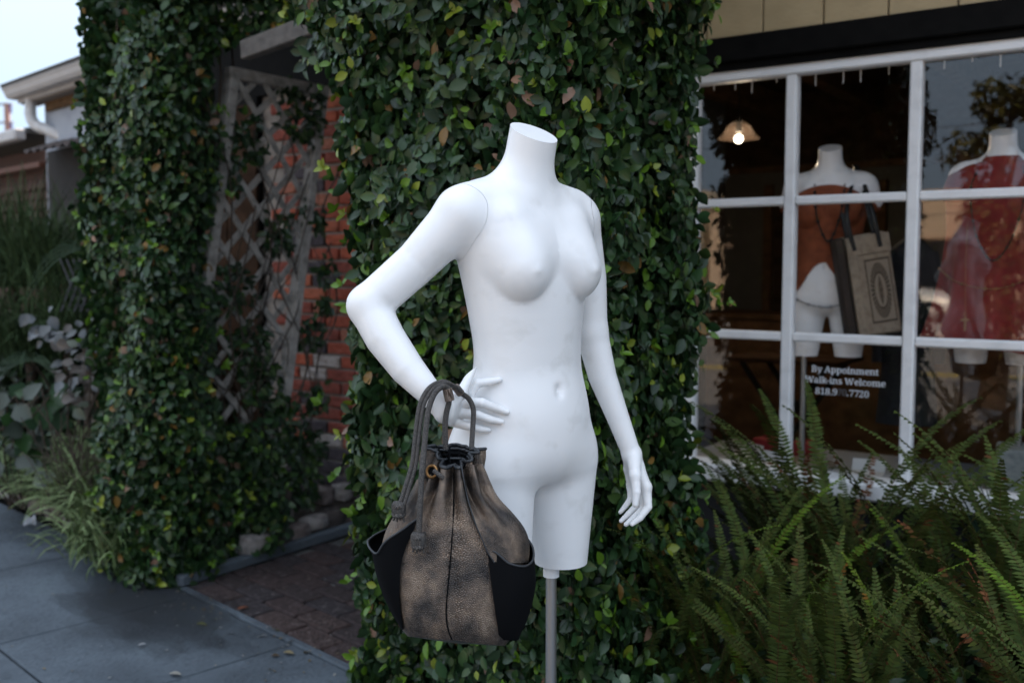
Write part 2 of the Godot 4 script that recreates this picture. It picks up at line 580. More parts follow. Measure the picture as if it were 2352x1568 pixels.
func build_walkway() -> void:
	var w := struct("path", ST)
	part(w, "bedding", boxm(Vector3(2.3, 0.05, 1.75)), M.paver_joint, tform(0.75, -0.037, -0.875))
	part(w, "edge_strip", boxm(Vector3(1.75, 0.06, 0.035), 0.006), M.concrete, tform(0.72, -0.027, -0.022))
	var mk := []
	for k in 3:
		mk.append(boxm(Vector3(0.222, 0.05, 0.106), 0.006))
	for row in 14:
		for k in 8:
			var x := -0.22 + 0.232 * k + (0.116 if row % 2 else 0.0)
			var z := -0.1 - 0.116 * row
			part(w, "brick", mk[(row + k) % 3], M.pavers[rng.randi() % 4], Transform3D(Basis(Vector3.UP, rnd(-0.012, 0.012)) * Basis(Vector3.RIGHT, rnd(-0.012, 0.012)), Vector3(x, -0.025 + rnd(-0.003, 0.003), z)))
	# raised bed left of the path, edged with rough stones
	var bed := struct("planter_bed", WT)
	var b := Mb.new()
	var rows := []
	for j in 9:
		var row := PackedVector3Array()
		for i in 23:
			row.append(Vector3(-6.0 + 0.285 * i, 0.1 + rnd(-0.02, 0.03), -0.6 + (1.75 + 0.17 * (-6.0 + 0.285 * i)) * j / 8.0))
		rows.append(row)
	b.grid(rows)
	part(bed, "soil", b.mesh(), M.soil)
	var edge := thing("planter_edging", "rough pale stone edging of the planted bed beside the brick path", "edging", WT)
	var stone := [surf(90, [lin(0.08, 0.06, 0.055), lin(0.16, 0.13, 0.12), lin(0.22, 0.19, 0.17)], [0.1, 0.5, 0.9], 3.0, 0.95, 4.0), surf(91, [lin(0.16, 0.14, 0.13), lin(0.27, 0.25, 0.235), lin(0.32, 0.3, 0.28)], [0.1, 0.5, 0.9], 3.0, 0.95, 4.0), surf(92, [lin(0.03, 0.025, 0.024), lin(0.06, 0.05, 0.045), lin(0.09, 0.075, 0.07)], [0.1, 0.5, 0.9], 3.0, 0.95, 4.0)]
	for k in 6:
		var m := stone_mesh(Vector3(0.10, 0.075 + 0.02 * (k % 2), 0.15), 700 + k)
		part(edge, "stone", m, stone[[0, 2, 1, 0, 2, 1, 2, 1, 0][k]], Transform3D(Basis(Vector3.UP, rnd(-0.12, 0.12)) * Basis(Vector3.BACK, rnd(-0.08, 0.08)), Vector3(0.235 + 0.019 * k, 0.06 + 0.012 * (k % 3), 0.1 + 0.14 * k)))
	for k in 5:
		part(edge, "stone", stone_mesh(Vector3(0.1, 0.09, 0.1), 720 + k), stone[(k * 2 + 1) % 3], Transform3D(Basis(Vector3.UP, rnd(-0.3, 0.3)), Vector3(0.16 + 0.01 * k, 0.16 + 0.012 * (k % 3), 0.06 + 0.15 * k)))
	for k in 26:
		part(edge, "kerb_stone", stone_mesh(Vector3(0.24, 0.13, 0.09), 740 + k % 5), stone[0 if k % 4 else 1], Transform3D(WT.basis.inverse() * ST.basis, WT.affine_inverse() * (ST * Vector3(-0.40 - 0.25 * k, 0.06, -0.075))))
	part(edge, "path_kerb", boxm(Vector3(0.05, 0.05, 1.22), 0.008), M.concrete, tform(0.345, 0.025, 0.62))

func stone_mesh(size: Vector3, sd: int) -> ArrayMesh:
	var f := noise(sd, 1.1, 2)
	var b := Mb.new()
	var rows := []
	for i in 9:
		var row := PackedVector3Array()
		var ph := -PI / 2 + PI * i / 8.0
		for j in 13:
			var a := TAU * (j % 12) / 12.0
			var d := Vector3(cos(a) * cos(ph), sin(ph), sin(a) * cos(ph))
			var q := Vector3(signf(d.x) * pow(absf(d.x), 0.45), signf(d.y) * pow(absf(d.y), 0.45), signf(d.z) * pow(absf(d.z), 0.45))
			row.append(q * size * 0.5 * (1.0 + 0.16 * f.get_noise_3dv(d * 1.3)))
		rows.append(row)
	b.grid(rows, true)
	return b.mesh()

func build_shop() -> void:
	var shop := thing("shop_building", "shop front of red brick and cream boards with a large white paned window", "building", WT)
	# shell
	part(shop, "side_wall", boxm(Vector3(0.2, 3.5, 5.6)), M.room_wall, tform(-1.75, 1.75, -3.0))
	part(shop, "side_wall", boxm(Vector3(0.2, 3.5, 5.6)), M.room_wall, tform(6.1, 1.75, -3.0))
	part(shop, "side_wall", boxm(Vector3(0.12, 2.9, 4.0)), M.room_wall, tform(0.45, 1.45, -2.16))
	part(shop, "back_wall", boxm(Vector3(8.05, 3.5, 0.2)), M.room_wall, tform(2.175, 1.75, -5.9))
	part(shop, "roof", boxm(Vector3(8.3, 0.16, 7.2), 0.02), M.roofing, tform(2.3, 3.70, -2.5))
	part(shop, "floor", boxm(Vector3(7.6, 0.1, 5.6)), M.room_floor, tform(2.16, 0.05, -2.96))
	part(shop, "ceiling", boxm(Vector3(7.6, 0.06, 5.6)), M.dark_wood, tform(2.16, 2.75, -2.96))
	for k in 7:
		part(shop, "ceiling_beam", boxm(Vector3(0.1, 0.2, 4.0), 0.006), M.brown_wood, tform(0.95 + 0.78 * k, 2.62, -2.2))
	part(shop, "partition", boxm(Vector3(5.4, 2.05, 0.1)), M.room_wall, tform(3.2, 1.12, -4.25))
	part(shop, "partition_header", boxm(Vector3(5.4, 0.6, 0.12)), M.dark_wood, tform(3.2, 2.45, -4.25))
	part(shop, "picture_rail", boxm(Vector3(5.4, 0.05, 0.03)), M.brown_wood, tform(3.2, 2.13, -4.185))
	part(shop, "inner_door", boxm(Vector3(0.8, 1.75, 0.04), 0.004), M.dark_wood, tform(1.35, 0.98, -4.17))
	part(shop, "door_post", boxm(Vector3(0.07, 1.9, 0.06), 0.004), M.brown_wood, tform(1.8, 1.05, -4.16))
	part(shop, "door_post", boxm(Vector3(0.07, 1.9, 0.06), 0.004), M.brown_wood, tform(0.9, 1.05, -4.16))
	part(shop, "front_wall", boxm(Vector3(3.71, 3.5, 0.16)), M.mortar, tform(0.205, 1.75, -0.09))
	part(shop, "front_wall", boxm(Vector3(4.0, 1.33, 0.16)), M.mortar, tform(4.06, 2.835, -0.09))
	part(shop, "front_wall", boxm(Vector3(2.5, 0.5, 0.16)), mat(lin(0.012, 0.013, 0.015), 0.85), tform(3.27, 0.25, -0.09))
	part(shop, "front_wall", boxm(Vector3(1.64, 2.2, 0.16)), M.cream, tform(5.34, 1.1, -0.08))
	# bricks of the wall by the path, one by one
	var wall := Node3D.new()
	wall.name = "brick_wall"
	shop.add_child(wall)
	var full := []
	for k in 3:
		full.append(boxm(Vector3(0.196, 0.0585, 0.03), 0.004 + 0.0015 * k))
	var half := boxm(Vector3(0.094, 0.0585, 0.03), 0.004)
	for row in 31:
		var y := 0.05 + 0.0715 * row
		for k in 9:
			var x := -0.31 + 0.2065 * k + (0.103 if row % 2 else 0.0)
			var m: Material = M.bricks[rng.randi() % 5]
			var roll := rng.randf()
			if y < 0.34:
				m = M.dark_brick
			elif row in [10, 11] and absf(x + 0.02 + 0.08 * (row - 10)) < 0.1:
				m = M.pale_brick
			elif x < -0.10 and roll < 0.7:  # shade behind the lattice painted in with darker bricks
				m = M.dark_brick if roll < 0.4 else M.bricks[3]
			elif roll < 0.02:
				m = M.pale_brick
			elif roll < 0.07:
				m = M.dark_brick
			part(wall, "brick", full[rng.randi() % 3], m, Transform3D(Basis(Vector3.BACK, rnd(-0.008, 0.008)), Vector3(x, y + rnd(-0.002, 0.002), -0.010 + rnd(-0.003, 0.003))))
	part(shop, "shade_board", boxm(Vector3(3.2, 1.2, 0.03), 0.003), M.black_paint, tform(0.06, 2.87, 0.01))  # black board added to paint the shade under the arbour canopy
	part(shop, "shade_panel", boxm(Vector3(1.02, 2.27, 0.04), 0.006), M.black_paint, tform(-0.985, 1.135, 0.012))  # added dark panel, no known door: stands in for shade behind the lattice
	for k in 4:
		part(shop, "shade_plank", boxm(Vector3(0.245, 2.2, 0.014), 0.003), M.dark_wood, tform(-1.367 + 0.254 * k, 1.13, 0.036))  # planks of the added panel, dark to deepen that shade
	# cream boards and black fascia over the window
	for k in 14:
		part(shop, "board", boxm(Vector3(0.2285, 1.1, 0.022), 0.003), M.cream, tform(1.685 - 0.1172 + 0.2345 * k, 2.79, 0.001))
	part(shop, "fascia", boxm(Vector3(3.5, 0.098, 0.07), 0.006), M.black_paint, tform(3.22, 2.19, 0.026))
	part(shop, "fascia", boxm(Vector3(3.5, 0.03, 0.045), 0.004), M.black_paint, tform(3.22, 2.127, 0.012))
	part(shop, "eave_board", boxm(Vector3(8.3, 0.2, 0.04), 0.004), M.black_paint, tform(2.3, 3.4, 1.02))
	part(shop, "eave", boxm(Vector3(8.3, 0.12, 1.1), 0.01), M.raw_wood, tform(2.3, 3.55, 0.5))
	# the window
	var win := Node3D.new()
	win.name = "window"
	shop.add_child(win)
	var xs := [2.092, 2.505, 2.959, 3.413, 3.867, 4.321]
	var ys := [0.548, 1.07, 1.5975, 2.094]
	for i in 6:
		part(win, "mullion", boxm(Vector3(0.042 if i else 0.055, ys[3] - ys[0] + 0.03, 0.055), 0.006), M.white_paint, tform(xs[i], (ys[0] + ys[3]) / 2, -0.018))
	for j in [1, 2]:
		for i in 5:
			part(win, "muntin", boxm(Vector3(xs[i + 1] - xs[i] - 0.043, 0.034, 0.045), 0.006), M.white_paint, tform((xs[i] + xs[i + 1]) / 2, ys[j], -0.018))
	part(win, "head_rail", boxm(Vector3(2.4, 0.05, 0.06), 0.006), M.white_paint, tform(3.2, 2.111 - 0.012, -0.012))
	part(win, "sill", boxm(Vector3(2.44, 0.07, 0.15), 0.01), M.white_paint, tform(3.2, 0.513, 0.01))
	for i in 5:
		for j in 3:
			part(win, "pane", boxm(Vector3(xs[i + 1] - xs[i] - 0.03, ys[j + 1] - ys[j] - 0.02, 0.004)), M.glass, Transform3D(Basis(Vector3.UP, rnd(-0.004, 0.004)) * Basis(Vector3.RIGHT, rnd(-0.004, 0.004)), Vector3((xs[i] + xs[i + 1]) / 2, (ys[j] + ys[j + 1]) / 2, -0.02)))
	# lettering on the glass
	var ink := mat(lin(0.80, 0.84, 0.88), 0.6)
	var ghost := mat(lin(0.13, 0.14, 0.15), 0.6)
	var f := SystemFont.new()
	f.font_names = PackedStringArray(["Droid Serif"])
	f.font_weight = 400
	var kf := 0.0
	for row in [["By Appoinment", 0.949, -1.0, ink], ["Walk-ins Welcome", 0.907, -1.0, ink], ["818.9", 0.8635, 2.618, ink], ["70", 0.8635, 0.0, ghost], [".7720", 0.8635, 0.0, ink]]:
		var t := TextMesh.new()
		t.font = f
		t.text = row[0]
		t.font_size = 48
		t.depth = 0.6
		t.pixel_size = 0.001
		t.curve_step = 2.0
		t.horizontal_alignment = HORIZONTAL_ALIGNMENT_LEFT
		var bb := t.get_aabb()
		var k := 0.71
		var x0: float = row[2]
		if x0 < 0.0:
			x0 = 2.727 - bb.size.x * k / 2
		elif x0 == 0.0:
			x0 = kf
		kf = x0 + (bb.size.x + 0.003) * k
		part(win, "lettering", t, row[3], Transform3D(Basis().scaled(Vector3(k, k, 0.002)), Vector3(x0 - bb.position.x * k, row[1], -0.0165)))
	# display ledge inside
	part(shop, "display_ledge", boxm(Vector3(2.7, 0.04, 0.62), 0.006), mat(lin(0.24, 0.25, 0.26), 0.6), tform(3.3, 0.48, -0.48))
	part(shop, "ledge_front", boxm(Vector3(2.7, 0.4, 0.03)), M.room_wall, tform(3.3, 0.26, -0.78))
	# arbour board over the path, seen between the two hedges
	var ar := thing("arbour_beam", "weathered pale beam spanning between the two leafy pillars overhead", "beam")
	var a := at(562, 117, 3.9)
	var c := at(672, 76, 3.7)
	var dir := (c - a).normalized()
	var b := Mb.new()
	b.bar(a, c + dir * 0.4, 0.045, 0.072, Vector3.UP, 0.004)
	part(ar, "board", b.mesh(), surf(95, [lin(0.045, 0.04, 0.036), lin(0.085, 0.077, 0.07), lin(0.11, 0.10, 0.09)], [0.1, 0.5, 0.9], 3.0, 0.85, 1.5))

func build_left_house() -> void:
	var p := ST.affine_inverse() * at(6, 205, 8.0)
	var x0 := p.x
	var z0 := p.z
	var y0 := p.y
	var h := thing("neighbour_house", "low neighbouring house with a pale gutter and blue grey wall under the eave", "house", ST * tform(x0, 0, z0))
	# gutter: a trough of ogee section
	var sec := [Vector2(0, 0), Vector2(0.012, 0.004), Vector2(0.012, 0.0), Vector2(0.0, -0.018), Vector2(-0.012, -0.05), Vector2(-0.03, -0.075), Vector2(-0.10, -0.078), Vector2(-0.10, 0.0), Vector2(-0.094, 0.0), Vector2(-0.094, -0.06), Vector2(-0.03, -0.06), Vector2(-0.008, 0.0)]
	var rows := []
	for e in [0.0, 6.0]:
		var row := PackedVector3Array()
		for q in sec:
			row.append(Vector3(e, y0 + q.y, q.x))
		rows.append(row)
	var b := Mb.new()
	for k in sec.size() - 1:
		b.quad(rows[0][k], rows[0][k + 1], rows[1][k + 1], rows[1][k])
	b.quad(Vector3(0, y0, 0), Vector3(0, y0, -0.1), Vector3(0, y0 - 0.076, -0.1), Vector3(0, y0 - 0.075, -0.03), Vector3.LEFT)
	part(h, "gutter", b.mesh(), M.gutter)
	part(h, "fascia_board", boxm(Vector3(6, 0.1, 0.02)), M.gutter, tform(3.01, y0 - 0.052, -0.115))
	part(h, "soffit", boxm(Vector3(5.9, 0.02, 0.13)), mat(lin(0.20, 0.17, 0.145), 0.9), tform(3.0, y0 - 0.105, -0.185))
	part(h, "frieze_board", boxm(Vector3(5.6, 0.07, 0.03), 0.004), M.raw_wood, tform(3.1, y0 - 0.152, -0.225))
	part(h, "wall", boxm(Vector3(5.7, 2.7, 0.2)), M.blue_wall, tform(3.05, y0 - 0.12 - 1.35, -0.345))
	var roof := Mb.new()
	roof.bar(Vector3(2.9, y0 + 0.02, -0.02), Vector3(2.9, y0 + 1.9, -4.2), 6.0, 0.06, Vector3.RIGHT.cross(Vector3(0, 0.4, -1)))
	roof.bar(Vector3(2.9, y0 + 1.9, -4.2), Vector3(2.9, y0 + 0.02, -8.4), 6.0, 0.06, Vector3.RIGHT.cross(Vector3(0, -0.4, -1)))
	part(h, "roof", roof.mesh(), M.roofing)
	part(h, "gable_wall", boxm(Vector3(0.2, 3.0, 7.6)), M.blue_wall, tform(0.4, 1.5, -4.3))
	# a corrugated awning sheet over the dark panel
	var aw := []
	for i in 2:
		var row := PackedVector3Array()
		for k in 97:
			row.append(Vector3(0.42 + 0.045 * k * 0.5, y0 - 0.44 - 0.03 * k / 97.0 + 0.014 * sin(k * 0.9) - 0.10 * i, -0.235 + 0.26 * i))
		aw.append(row)
	b = Mb.new()
	b.grid(aw)
	part(h, "corrugated_awning", b.mesh(), mat(lin(0.05, 0.035, 0.03), 0.8))
	part(h, "dark_panel", boxm(Vector3(3.4, y0 - 0.5, 0.03), 0.004), mat(lin(0.014, 0.011, 0.009), 0.9), tform(1.98, (y0 - 0.5) / 2, -0.235))  # flat dark panel covering the wall below the awning
	var dp := thing("downspout", "white downspout bending from the gutter end down across the house wall", "downspout")
	var pts := smooth_path([at(70, 196, 7.95), at(70, 235, 7.95), at(70, 268, 7.95), at(84, 289, 7.95), at(110, 299, 7.93), at(160, 322, 7.9), at(215, 350, 7.85), at(280, 383, 7.8)], 5)
	part(dp, "pipe", tubem(pts, PackedFloat32Array([0.043]), 14), M.downspout)
	for q in [[8, 0.046], [17, 0.046]]:
		part(dp, "joint_collar", tubem(PackedVector3Array([pts[q[0]], pts[q[0] + 1]]), PackedFloat32Array([q[1]]), 14), M.downspout)
	# lower house farther left
	var q := ST.affine_inverse() * at(46, 308, 8.6)
	var lo := thing("lower_house", "terracotta walled low house with a pale roof edge at the far left", "house", ST * tform(q.x, 0, q.z))
	part(lo, "roof_edge", boxm(Vector3(5.0, 0.1, 0.1), 0.015), M.gutter, tform(-2.5, q.y, 0))
	part(lo, "roof", boxm(Vector3(5.0, 0.05, 5.0)), M.roofing, tform(-2.5, q.y + 0.04, -2.56))
	part(lo, "wall", boxm(Vector3(5.6, q.y - 0.1, 0.2)), M.terracotta, tform(-2.0, (q.y - 0.1) / 2, -0.3))
	part(lo, "rail", boxm(Vector3(4.9, 0.05, 0.06), 0.006), mat(lin(0.10, 0.036, 0.018), 0.7), tform(-2.3, q.y - 0.26, -0.12))
	# scalloped clay tiles hung on the wall
	var tile := Mb.new()
	tile.lathe(PackedVector2Array([Vector2(0.001, 0.0), Vector2(0.055, 0.0), Vector2(0.06, 0.01), Vector2(0.055, 0.02), Vector2(0.001, 0.02)]), 12, Vector3.ZERO, Basis(Vector3.RIGHT, PI / 2))
	var tm := tile.mesh()
	for row in 9:
		for k in 16:
			part(lo, "wall_tile", tm, M.terracotta, Transform3D(Basis(Vector3.RIGHT, -0.25), Vector3(-1.4 + 0.12 * k + (0.06 if row % 2 else 0.0), q.y - 0.42 - 0.085 * row, -0.19)))
	# utility pole far away
	var u := at(17, 300, 26.0)
	var pole := thing("utility_pole", "distant thin reddish utility pole with two cross arms against the sky", "pole", tform(u.x, 0, u.z))
	part(pole, "mast", tubem(PackedVector3Array([Vector3(0, -0.2, 0), Vector3(0, 5.55, 0)]), PackedFloat32Array([0.09, 0.07]), 8), mat(lin(0.35, 0.2, 0.16), 0.9))
	for k in 2:
		part(pole, "cross_arm", boxm(Vector3(0.42, 0.05, 0.06)), mat(lin(0.3, 0.3, 0.32), 0.8), tform(-0.05, 5.52 - 0.47 * k, 0))
		part(pole, "insulator", boxm(Vector3(0.06, 0.24, 0.06), 0.02), mat(lin(0.12, 0.10, 0.25), 0.6), tform(0.12, 5.4 - 0.5 * k, 0.05))

func build_across() -> void:
	# the sunlit other side of the street, which the window mirrors
	var peach := surf(101, [lin(0.50, 0.38, 0.28), lin(0.60, 0.46, 0.345), lin(0.64, 0.50, 0.375)], [0.0, 0.5, 1.0], 0.3, 0.9, 0.6)
	var cream := surf(102, [lin(0.62, 0.53, 0.38), lin(0.72, 0.63, 0.46), lin(0.76, 0.67, 0.5)], [0.0, 0.5, 1.0], 0.3, 0.9, 0.6)
	var dark := mat(lin(0.012, 0.013, 0.016), 0.25)
	for d in [[-5.2, 9.4, 3.5, peach, "sunlit peach stucco shop across the street", 0], [-16.5, 12.6, 3.9, cream, "sunlit cream stucco building across the street", 1], [10.5, 21.0, 4.4, peach, "long peach building across the street to the right", 2]]:
		var o := thing("street_building", d[4], "building", WT * tform(d[0], 0, 27.5))
		part(o, "wall", boxm(Vector3(d[1], d[2], 7.0)), d[3], tform(0, d[2] / 2, 3.5))
		part(o, "parapet", boxm(Vector3(d[1] + 0.16, 0.18, 0.3), 0.02), d[3], tform(0, d[2] - 0.09, 0.0))
		for k in int(d[1] / 3.0):
			var x: float = -d[1] / 2 + 1.6 + 3.0 * k
			if d[5] == 1 and k > 1:
				continue
			part(o, "shop_window", boxm(Vector3(1.9, 1.75, 0.05), 0.01), dark, tform(x, 1.15, -0.012))
			part(o, "window_header", boxm(Vector3(2.1, 0.1, 0.12), 0.01), mat(lin(0.3, 0.2, 0.14), 0.8), tform(x, 2.1, -0.04))
	build_car(WT * Transform3D(Basis(Vector3.UP, 0.0), Vector3(-2.75, -0.13, 21.6)))
	# trees over there
	for d in [[2.28, 6.3, 3.0, 0.5, Color(0.05, 0.048, 0.010), "young golden leaved street tree at the near kerb"], [-24.0, 25.5, 5.0, 1.8, Color(0.06, 0.09, 0.02), "green street tree far along the other pavement"], [9.0, 24.6, 4.4, 1.6, Color(0.16, 0.13, 0.02), "yellowing street tree in front of the long building"]]:
		tree(WT * tform(d[0], 0, d[1]), d[2], d[3], d[4], d[5])
	for k in 2:
		var o := thing("power_line_pole", ["tall power pole nearer the shop side of the street", "tall power pole farther along the street"][k], "pole", WT * tform(-30.0 + 42.0 * k, -0.13, 24.0))
		part(o, "mast", tubem(PackedVector3Array([Vector3.ZERO, Vector3(0, 8.5, 0)]), PackedFloat32Array([0.14, 0.1]), 10), M.raw_wood)
		part(o, "cross_arm", boxm(Vector3(0.1, 0.12, 2.0), 0.01), M.raw_wood, tform(0, 8.0, 0))
	for k in 3:
		var pts := PackedVector3Array()
		for i in 25:
			var t := i / 24.0
			pts.append(Vector3(-30.0 + 42.0 * t, 7.95 - 0.9 * 4.0 * t * (1.0 - t) - (2.2 if k == 2 else 0.0), 23.2 + 0.8 * k))
		var w := MeshInstance3D.new()
		w.name = numbered("power_line")
		w.mesh = tubem(pts, PackedFloat32Array([0.014]), 5)
		w.material_override = M.black_metal
		w.transform = WT
		add_child(w)
		tag(w, ["power line nearest the shop", "middle power line on the pole arms", "lowest cable strung between the poles"][k], "cable")

func tree(t: Transform3D, h: float, r: float, c: Color, label: String) -> void:
	var o := thing("street_tree", label, "tree", t)
	part(o, "trunk", tubem(smooth_path([Vector3.ZERO, Vector3(0.05, h * 0.3, 0.03), Vector3(-0.04, h * 0.6, 0), Vector3(0.1, h * 0.9, 0.05)], 4), PackedFloat32Array([0.14, 0.13, 0.12, 0.12, 0.11, 0.1, 0.09, 0.08, 0.07, 0.06, 0.05, 0.04, 0.03]), 8), M.twig)
	for k in 5:
		var a := TAU * k / 5.0
		part(o, "limb", tubem(smooth_path([Vector3(0, h * 0.5, 0), Vector3(cos(a) * r * 0.35, h * 0.66, sin(a) * r * 0.35), Vector3(cos(a) * r * 0.75, h * 0.8, sin(a) * r * 0.75)], 3), PackedFloat32Array([0.06, 0.05, 0.045, 0.04, 0.03, 0.02, 0.015]), 6), M.twig)
	var lobes := []
	for k in (11 if h > 3.2 else 22):
		var a := rnd(0, TAU)
		var q := rnd(0.1, 0.75)
		lobes.append([Vector3(cos(a) * r * q, h * rnd(0.62 if h > 3.2 else 0.14, 0.98), sin(a) * r * q), r * rnd(0.28, 0.5)])
	var xf := []
	var cl := []
	for k in 2600:
		var l: Array = lobes[rng.randi() % lobes.size()]
		var d := Vector3(rnd(-1, 1), rnd(-1, 1), rnd(-1, 1)).normalized()
		var p: Vector3 = l[0] + d * l[1] * pow(rng.randf(), 0.3)
		xf.append(leaf_xf(p, d, rnd(0.12, 0.2) * (1.0 if h > 3.2 else 0.5)))
		cl.append(Color(c.r, c.g, c.b) * rnd(0.5, 1.5))
	stuff(leaves_multi(o, "crown", leaf_mesh(0.0), xf, cl))

func build_car(t: Transform3D) -> void:
	var o := thing("parked_car", "white saloon car parked at the far kerb, mirrored in the shop window", "car", t)
	var paint := mat(lin(0.72, 0.72, 0.70), 0.25)
	paint.clearcoat_enabled = true
	var dark := mat(lin(0.01, 0.01, 0.012), 0.1)
	# body: sections along the length (front at +x)
	var prof := [[-2.2, 0.45, 0.72, 0.70], [-2.1, 0.30, 0.92, 0.80], [-1.6, 0.22, 0.98, 0.86], [-0.8, 0.2, 0.97, 0.88], [0.2, 0.2, 0.95, 0.88], [0.9, 0.2, 0.92, 0.87], [1.5, 0.22, 0.84, 0.85], [1.95, 0.28, 0.72, 0.78], [2.2, 0.36, 0.6, 0.66], [2.25, 0.42, 0.54, 0.6]]
	var rows := []
	for s in prof:
		var row := PackedVector3Array()
		for k in 25:
			var a := TAU * (k % 24) / 24.0
			var cy: float = (s[1] + s[2]) / 2
			var hy: float = (s[2] - s[1]) / 2
			row.append(Vector3(s[0], cy + hy * signf(sin(a)) * pow(absf(sin(a)), 0.5), s[3] * signf(cos(a)) * pow(absf(cos(a)), 0.45)))
		rows.append(row)
	var b := Mb.new()
	b.grid(rows, true)
	part(o, "body", b.mesh(), paint)
	var cab := [[-1.75, 0.95, 0.97, 0.7], [-1.2, 0.94, 1.33, 0.66], [-0.6, 0.94, 1.42, 0.64], [0.0, 0.94, 1.40, 0.64], [0.55, 0.93, 1.16, 0.68], [0.95, 0.9, 0.93, 0.72]]
	rows = []
	for s in cab:
		rows.append(PackedVector3Array([Vector3(s[0], s[1], s[3] + 0.08), Vector3(s[0], s[2] - 0.03, s[3] - 0.05), Vector3(s[0], s[2], s[3] - 0.15), Vector3(s[0], s[2], -s[3] + 0.15), Vector3(s[0], s[2] - 0.03, -s[3] + 0.05), Vector3(s[0], s[1], -s[3] - 0.08)]))
	b = Mb.new()
	b.grid(rows)
	part(o, "cabin", b.mesh(), dark)
	part(o, "roof", boxm(Vector3(1.3, 0.03, 1.05), 0.012), paint, tform(-0.55, 1.425, 0))
	for x in [-1.35, 1.35]:
		for z in [-0.83, 0.83]:
			var wheel := Node3D.new()
			wheel.name = "wheel"
			o.add_child(wheel, true)
			wheel.position = Vector3(x, 0.31, z)
			b = Mb.new()
			b.lathe(PackedVector2Array([Vector2(0.2, -0.1), Vector2(0.29, -0.1), Vector2(0.31, -0.07), Vector2(0.31, 0.07), Vector2(0.29, 0.1), Vector2(0.2, 0.1)]), 24, Vector3.ZERO, Basis(Vector3.RIGHT, PI / 2))
			part(wheel, "tyre", b.mesh(), mat(lin(0.015, 0.015, 0.015), 0.9))
			b = Mb.new()
			b.lathe(PackedVector2Array([Vector2(0.001, -0.085), Vector2(0.06, -0.085), Vector2(0.19, -0.06), Vector2(0.2, -0.1), Vector2(0.205, -0.1)]), 24, Vector3.ZERO, Basis(Vector3.RIGHT, PI / 2 if z > 0 else -PI / 2).rotated(Vector3.RIGHT, PI))
			part(wheel, "rim", b.mesh(), M.steel)
	for z in [-0.55, 0.55]:
		part(o, "headlight", boxm(Vector3(0.1, 0.1, 0.28), 0.03), mat(lin(0.6, 0.6, 0.6), 0.1), tform(2.12, 0.6, z))
	part(o, "bumper", boxm(Vector3(0.12, 0.14, 1.5), 0.05), paint, tform(2.22, 0.36, 0))
	part(o, "front_window_pillar", boxm(Vector3(0.04, 0.5, 1.3), 0.01), paint, tform(-0.6, 1.18, 0))

# ================================================================ planting
# one leaf: 1 long along +y, folded along its midrib, curled by `curl`
func leaf_mesh(curl: float, width := 0.56, rows_n := 5, point := 0.75) -> ArrayMesh:
	var b := Mb.new()
	var base := 0
	for i in rows_n:
		var t := float(i) / (rows_n - 1)
		var w := width * 0.5 * pow(sin(PI * clampf(pow(t, point) * 0.97 + 0.02, 0, 1)), 0.75)
		var z := -0.22 * curl * t * t
		for j in 3:
			var x := (j - 1) * w
			b.col = Color(1.25, 1.22, 1.1) if j == 1 else Color(0.92, 0.92, 0.92)
			var nn := Vector3((j - 1) * -0.32, 0.44 * curl * t, 1).normalized()
			b.vert(Vector3(x, t, z + absf(x) * 0.30), nn, Vector2(j * 0.5, t))
	for i in rows_n - 1:
		for j in 2:
			var a := base + i * 3 + j
			b.tri(a, a + 1, a + 4)
			b.tri(a, a + 4, a + 3)
	return b.mesh()

# leaf lying on a surface: faces roughly along d, tip pointing down / outwards at random
func leaf_xf(p: Vector3, d: Vector3, size: float, wild := 0.75, droop := 0.6) -> Transform3D:
	var z := (d + Vector3(rnd(-wild, wild), rnd(-wild * 0.6, wild), rnd(-wild, wild))).normalized()
	var y := Vector3(rnd(-1, 1), rnd(-1, 1) - droop, rnd(-1, 1)) + d * 0.35
	y = (y - z * y.dot(z)).normalized()
	var x := y.cross(z)
	return Transform3D(Basis(x * size, y * size, z * size), p)

func leaves_multi(parent: Node3D, called: String, mesh: Mesh, xf: Array, cl: Array, m: Material = null) -> MultiMeshInstance3D:
	var mm := MultiMesh.new()
	mm.transform_format = MultiMesh.TRANSFORM_3D
	mm.use_colors = true
	mm.mesh = mesh
	mm.instance_count = xf.size()
	for i in xf.size():
		mm.set_instance_transform(i, xf[i])
		mm.set_instance_color(i, cl[i])
	var o := MultiMeshInstance3D.new()
	o.name = called
	o.multimesh = mm
	o.material_override = m if m else M.leaf
	parent.add_child(o, true)
	return o

const TONES := [
	Color(0.020, 0.049, 0.017), Color(0.015, 0.037, 0.013), Color(0.027, 0.060, 0.017), Color(0.037, 0.069, 0.018), Color(0.021, 0.042, 0.019),
	Color(0.045, 0.095, 0.012), Color(0.075, 0.150, 0.012), Color(0.15, 0.185, 0.018), Color(0.15, 0.085, 0.022), Color(0.20, 0.12, 0.08)]

func leaf_tone(young: float) -> int:
	var r := rng.randf()
	if r < young * 0.45:
		return 5
	if r < young * 0.8:
		return 6
	if r < young:
		return 7
	if r < young + 0.014:
		return 8
	if r < young + 0.026:
		return 9
	return rng.randi() % 5

